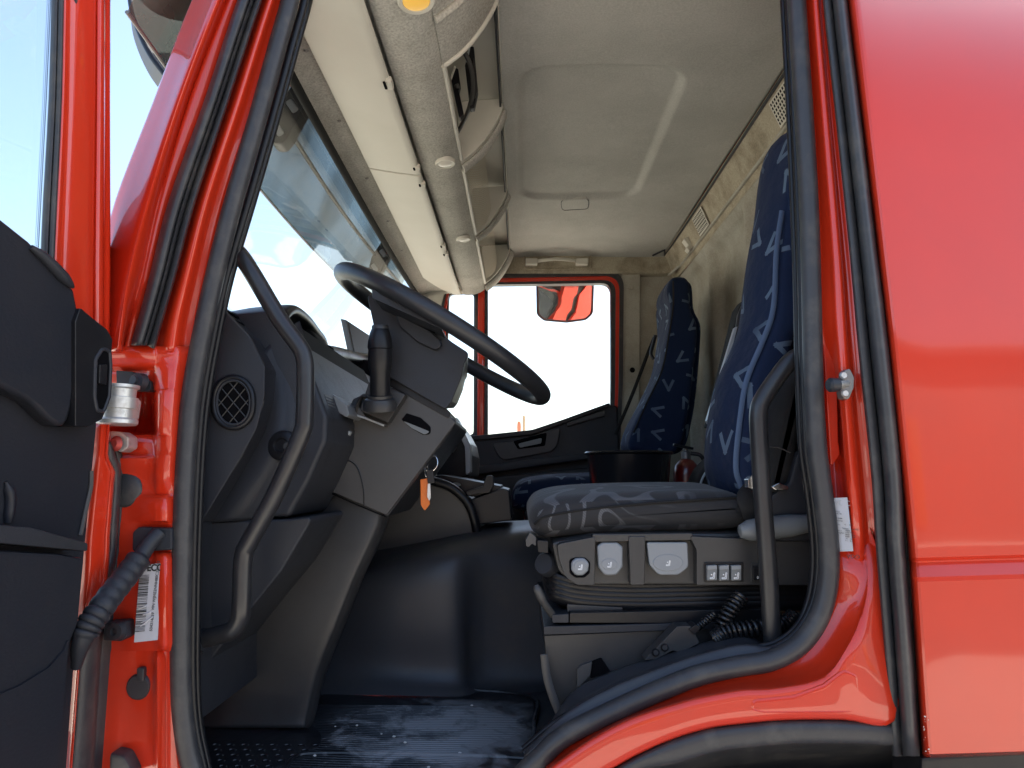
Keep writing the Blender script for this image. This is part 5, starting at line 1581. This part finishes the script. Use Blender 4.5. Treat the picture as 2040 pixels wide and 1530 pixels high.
# ------------------------------------------------------------------ passenger seat
ps = thing("passenger_seat", "passenger seat under a blue hook-patterned cover by the far door", "seat", P(1200, 1010, 2.5))
pillow("backrest", [(1338, 554), (1354, 549), (1368, 552), (1376, 568), (1378, 614), (1389, 640), (1391, 672), (1380, 773), (1370, 840), (1356, 890), (1330, 910), (1280, 906), (1254, 890), (1262, 850), (1288, 800), (1318, 735), (1330, 672), (1338, 610), (1330, 580)], 2.28, 2.50, .022, HOOKBLUE, ps, crown=.006)
pillow("backrest_core", [(1352, 566), (1366, 556), (1380, 568), (1384, 614), (1396, 640), (1398, 672), (1390, 773), (1380, 840), (1366, 890), (1340, 906), (1300, 902), (1312, 850), (1326, 800), (1348, 735), (1354, 672), (1354, 610)], 2.34, 2.76, .022, HOOKBLUE, ps, crown=.004)
tpx("backrest_seam", [(1341, 560, 2.279), (1341, 610, 2.278), (1332, 672, 2.278), (1318, 740, 2.278), (1287, 806, 2.278), (1262, 862, 2.278)], .003, BLACKCLOTH, ps, n=8)
pillow("cushion", [(1020, 1000), (1022, 976), (1042, 960), (1100, 951), (1170, 948), (1290, 944), (1330, 962), (1330, 1010), (1180, 1016), (1040, 1018)], 2.26, 2.76, .04, HOOKBLUE, ps, crown=.012)
tpx("belt", [(1304, 672, 2.62), (1290, 706, 2.66), (1262, 780, 2.74), (1226, 866, 2.8)], .007, BLACKCLOTH, ps, n=8, squash=(.3, 1))
tpx("belt_guide", [(1306, 668, 2.6), (1300, 690, 2.6), (1297, 706, 2.6), (1303, 716, 2.6)], .007, SMOOTHBLK, ps, n=8)
prism("seat_base", [(1040, 1016), (1330, 1010), (1320, 1100), (1060, 1100)], 2.3, 2.7, SMOOTHBLK, ps, bev=.01)
# ------------------------------------------------------------------ loose things
bu = thing("bucket", "round black plastic bucket with a rolled rim between the two seats", "bucket", P(1250, 1000, 2.0))
bc = P(1252, 900, 2.0)
lathe("bucket_shell", [(.120, .0), (.126, .0), (.129, -.004), (.127, -.008), (.122, -.010), (.104, -.18), (.0, -.18), (.0, -.175), (.10, -.174), (.117, -.01), (.120, 0)], bc, (0, 0, 1), mat("glossy_black_plastic", (.014, .015, .018), .25, bump=(12, .05, 3), spec=.3), bu, n=48, sharp=50)
fe = thing("fire_extinguisher", "dark red fire extinguisher standing in shadow behind the driver's seat", "fire extinguisher", P(1372, 1010, 2.05))
fo = P(1370, 1010, 2.05)
lathe("cylinder", [(0, 0), (.036, 0), (.038, .006), (.038, .10), (.034, .122), (.02, .138), (.012, .142), (.012, .15), (0, .15)], fo, (0, 0, 1), EXTRED, fe, n=28)
lathe("valve", [(.014, .142), (.014, .162), (.008, .165), (.008, .175), (0, .176)], fo, (0, 0, 1), GUNMET, fe, n=16)
tube("hose", [fo + Vector((.012, -.01, .158)), fo + Vector((.04, -.02, .15)), fo + Vector((.052, -.02, .11)), fo + Vector((.048, -.02, .05)), fo + Vector((.042, -.02, .02))], .006, SMOOTHBLK, fe, n=10)
box("squeeze_grip", fo + Vector((-.01, -.012, .178)), (.06, .014, .008), SMOOTHBLK, fe, rot=Euler((0, R(12), 0)), bev=.002)
bg = thing("bag", "crumpled black bag with pale piping tucked behind the driver's seat", "bag", P(1430, 1000, 1.8))
pillow("bag_body", [(1388, 985), (1396, 950), (1412, 925), (1440, 905), (1470, 930), (1480, 985), (1430, 992)], 1.72, 1.86, .03, BLACKCLOTH, bg)
tpx("bag_piping", [(1391, 980, 1.715), (1400, 952, 1.712), (1414, 932, 1.712), (1430, 926, 1.712)], .0028, LTGREY, bg, n=8)
ky = thing("key_ring", "orange tag and keys hanging from the ignition behind the column", "keys", P(850, 1010, 1.33))
kr = P(857, 922, 1.33)
tube("split_ring", [kr + Vector((.0145 * math.cos(a), 0.003 * math.sin(a), .0165 * math.sin(a))) for a in [2 * math.pi * k / 20 for k in range(20)]], .0012, CHROME, ky, n=8, sm=2, closed=True)
tpx("ignition_key", [(842, 936, 1.335), (850, 928, 1.33), (858, 908, 1.33)], .003, GUNMET, ky, n=8)
prism("plastic_tag", [(837, 955, 2), (855, 952, 2), (856, 1005, 3), (846, 1018, 2), (838, 1006, 3)], 1.325, 1.331, ORANGE, ky, bev=.0015)
prism("key_head", [(849, 938, 3), (862, 934, 3), (866, 962, 3), (852, 964, 3)], 1.318, 1.323, SMOOTHBLK, ky, bev=.0012)
prism("key_blade", [(852, 964), (857, 963), (858, 992), (855, 998), (851, 990)], 1.319, 1.3215, STEEL, ky, bev=.0004)
tpx("ring_link", [(850, 925, 1.328), (846, 938, 1.326), (850, 950, 1.326), (853, 936, 1.328)], .001, CHROME, ky, n=6, closed=True)
# ------------------------------------------------------------------ engine cover, centre tray, floor mat
spx("engine_cover", [
    [(560, 1090, 2.0), (700, 1085, 1.95), (800, 1070, 1.95), (941, 1045, 1.95), (1055, 1036, 1.95), (1200, 1036, 1.95), (1500, 1036, 1.95)],
    [(560, 1110, 1.75), (700, 1104, 1.70), (800, 1090, 1.68), (941, 1062, 1.68), (1055, 1050, 1.70), (1200, 1050, 1.70), (1500, 1050, 1.7)],
    [(560, 1130, 1.62), (700, 1126, 1.60), (800, 1106, 1.575), (900, 1084, 1.57), (1000, 1084, 1.60), (1200, 1094, 1.64), (1500, 1094, 1.64)],
    [(560, 1170, 1.56), (690, 1166, 1.535), (790, 1142, 1.515), (900, 1124, 1.51), (985, 1130, 1.56), (1200, 1150, 1.60), (1500, 1150, 1.6)],
    [(560, 1250, 1.54), (680, 1246, 1.52), (800, 1240, 1.50), (908, 1236, 1.50), (968, 1236, 1.55), (1200, 1240, 1.58), (1500, 1240, 1.58)],
    [(560, 1330, 1.52), (680, 1330, 1.51), (800, 1336, 1.495), (912, 1342, 1.495), (970, 1346, 1.535), (1200, 1350, 1.56), (1500, 1350, 1.56)],
    [(560, 1384, 1.47), (680, 1384, 1.47), (800, 1386, 1.46), (915, 1388, 1.46), (980, 1384, 1.49), (1200, 1374, 1.52), (1500, 1374, 1.52)]], TUNNELM, cab, su=6, sv=5, sharp=85)
ct = thing("centre_tray", "grey-sided centre tray with a black rolled edge and phone hook on the engine cover", "centre tray", P(900, 1080, 1.75))
prism("tray_side", [(745, 1010), (800, 958), (858, 962, 20), (898, 976, 30), (926, 1002, 30), (940, 1034, 30), (946, 1062), (870, 1080), (740, 1104)], 1.70, 2.1, GREYPL, ct, bev=.006)
tpx("tray_roll", [(820, 950, 1.70), (858, 957, 1.695), (900, 972, 1.695), (930, 1000, 1.695), (944, 1032, 1.695), (950, 1062, 1.70)], .011, SMOOTHBLK, ct, n=12)
prism("cup_bin", [(930, 998, 10), (1000, 972, 8), (1014, 976, 6), (1020, 1036, 4), (952, 1046, 4)], 1.72, 1.95, SMOOTHBLK, ct, bev=.008)
prism("tray_shelf", [(862, 948, 4), (880, 946, 4), (996, 968, 4), (1000, 976, 4), (940, 990, 6), (926, 985)], 1.74, 2.0, SMOOTHBLK, ct, bev=.005)
prism("phone_hook", [(926, 980, 4), (962, 968, 3), (968, 948, 6), (982, 946, 8), (984, 966, 8), (976, 982, 6), (950, 984), (932, 988, 4)], 1.70, 1.73, SMOOTHBLK, ct, rad=2, bev=.004)
lathe("tray_button", [(0, .004), (.01, .003), (.013, 0)], P(908, 966, 1.73), (0, -.4, 1), MIDGREY, ct, n=16)
# mat with ribs, dimples and trodden dust
m, t, b = nodes_of("dusty_rubber_mat")
N, L = t.nodes.new, t.links.new
b.inputs['Roughness'].default_value = .5
tc = N('ShaderNodeTexCoord')
mp = N('ShaderNodeMapping')
mp.inputs['Scale'].default_value = (1, 1.25, 1)
mp.inputs['Rotation'].default_value = (0, 0, R(25))
L(tc.outputs['Object'], mp.inputs[0])
n1 = N('ShaderNodeTexNoise')
n1.inputs['Scale'].default_value = 10
n1.inputs['Detail'].default_value = 9
n1.inputs['Roughness'].default_value = .68
n1.inputs['Distortion'].default_value = .7
L(mp.outputs[0], n1.inputs['Vector'])
gr2 = N('ShaderNodeTexGradient')
gr2.gradient_type = 'SPHERICAL'
m2 = N('ShaderNodeMapping')
m2.vector_type = 'TEXTURE'
m2.inputs['Location'].default_value = (-.09, 1.27, CZ - .45)
m2.inputs['Scale'].default_value = (.36, .30, 1)
L(tc.outputs['Object'], m2.inputs[0])
L(m2.outputs[0], gr2.inputs[0])
ad = N('ShaderNodeMath')
ad.operation = 'MULTIPLY_ADD'
ad.inputs[1].default_value = .33
L(gr2.outputs['Fac'], ad.inputs[0])
L(n1.outputs['Fac'], ad.inputs[2])
mrr = N('ShaderNodeMapRange')
mrr.inputs['From Min'].default_value = .63
mrr.inputs['From Max'].default_value = .78
L(ad.outputs[0], mrr.inputs['Value'])
mx = N('ShaderNodeMix')
mx.data_type = 'RGBA'
mx.inputs['A'].default_value = (.012, .013, .016, 1)
mx.inputs['B'].default_value = (.20, .205, .215, 1)
L(mrr.outputs[0], mx.inputs['Factor'])
L(mx.outputs['Result'], b.inputs['Base Color'])
rm = N('ShaderNodeMath')
rm.operation = 'MULTIPLY_ADD'
rm.inputs[1].default_value = .35
rm.inputs[2].default_value = .30
L(mrr.outputs[0], rm.inputs[0])
L(rm.outputs[0], b.inputs['Roughness'])
n5 = N('ShaderNodeTexNoise')
n5.inputs['Scale'].default_value = 60
n5.inputs['Detail'].default_value = 4
L(tc.outputs['Object'], n5.inputs['Vector'])
bp = N('ShaderNodeBump')
bp.inputs['Strength'].default_value = .4
bp.inputs['Distance'].default_value = .002
L(n5.outputs['Fac'], bp.inputs['Height'])
L(bp.outputs[0], b.inputs['Normal'])
MATM = m
fmt = thing("floor_mat", "dusty ribbed black rubber mat on the cab floor at the driver's feet", "floor mat", V(-.2, 1.25, -.45))
ZM = -.446
build("mat_sheet", bm_extr([U(x, y, ZM) for x, y in fillet([(330, 1372), (560, 1352), (700, 1355), (1062, 1386, 14), (1068, 1500, 14), (1090, 1640), (330, 1640)], 6)], Vector((0, 0, -.005)), .001), MATM, fmt, wn=True)
tube("mat_border", [U(x, y, ZM + .001) for x, y in ((560, 1354), (700, 1357), (900, 1372), (1058, 1388), (1064, 1440), (1066, 1500), (1070, 1560))], .004, MATM, fmt, n=8, sm=4)
tube("mat_border", [U(x, y, ZM + .001) for x, y in ((560, 1545), (585, 1510), (640, 1500), (840, 1503), (1000, 1508), (1068, 1512))], .0035, MATM, fmt, n=8, sm=4)
tube("mat_border", [U(x, y, ZM + .001) for x, y in ((388, 1410), (408, 1396), (470, 1408), (472, 1420), (446, 1440), (420, 1446), (388, 1440))], .0025, MATM, fmt, n=8, sm=2)
rbm = bmesh.new()
for k in range(38):
    y = 1.085 + k * .0085
    a = -.40 + .06 * math.sin(k * .12)
    e = -.04 - .05 * math.sin(k * .2)
    bm_tube(cr([V(a, y + .012, ZM - .0008), V(a + .1, y + .004, ZM + .0001), V(-.15, y, ZM + .0001), V(e, y + .006, ZM - .001)], 5), .0017, 6, bm=rbm)
ri = build("mat_ribs", rbm, MATM, fmt)
ri['kind'] = 'stuff'
dbm = bmesh.new()
for i in range(13):
    for j in range(9):
        x, y = -.56 + .024 * i + .012 * (j % 2), 1.03 + .021 * j
        if x > -.44 + (y - 1.03) * .6 and y > 1.06 or x > -.33:
            continue
        pts = [V(x + .0065 * math.cos(a), y + .0065 * math.sin(a), ZM + .0008) for a in [math.pi * (.15 + .14 * k) for k in range(6)]]
        bm_tube(pts, .0014, 6, bm=dbm)
di = build("mat_dimples", dbm, MATM, fmt)
di['kind'] = 'stuff'
cr_ = bmesh.new()
for x, y in ((718, 1363), (668, 1447), (627, 1505), (785, 1467), (854, 1528), (940, 1405), (711, 1445), (807, 1479), (916, 1500), (760, 1462)):
    bmesh.ops.create_icosphere(cr_, subdivisions=1, radius=random.uniform(.0015, .0026), matrix=Matrix.Translation(U(x, y, ZM + .003)) @ Matrix.Diagonal((1.3, .9, .8, 1)))
cu_ = build("grit", cr_, mat("pale_grit", (.6, .58, .54), .8, bump=(80, .3)), fmt)
cu_['kind'] = 'stuff'
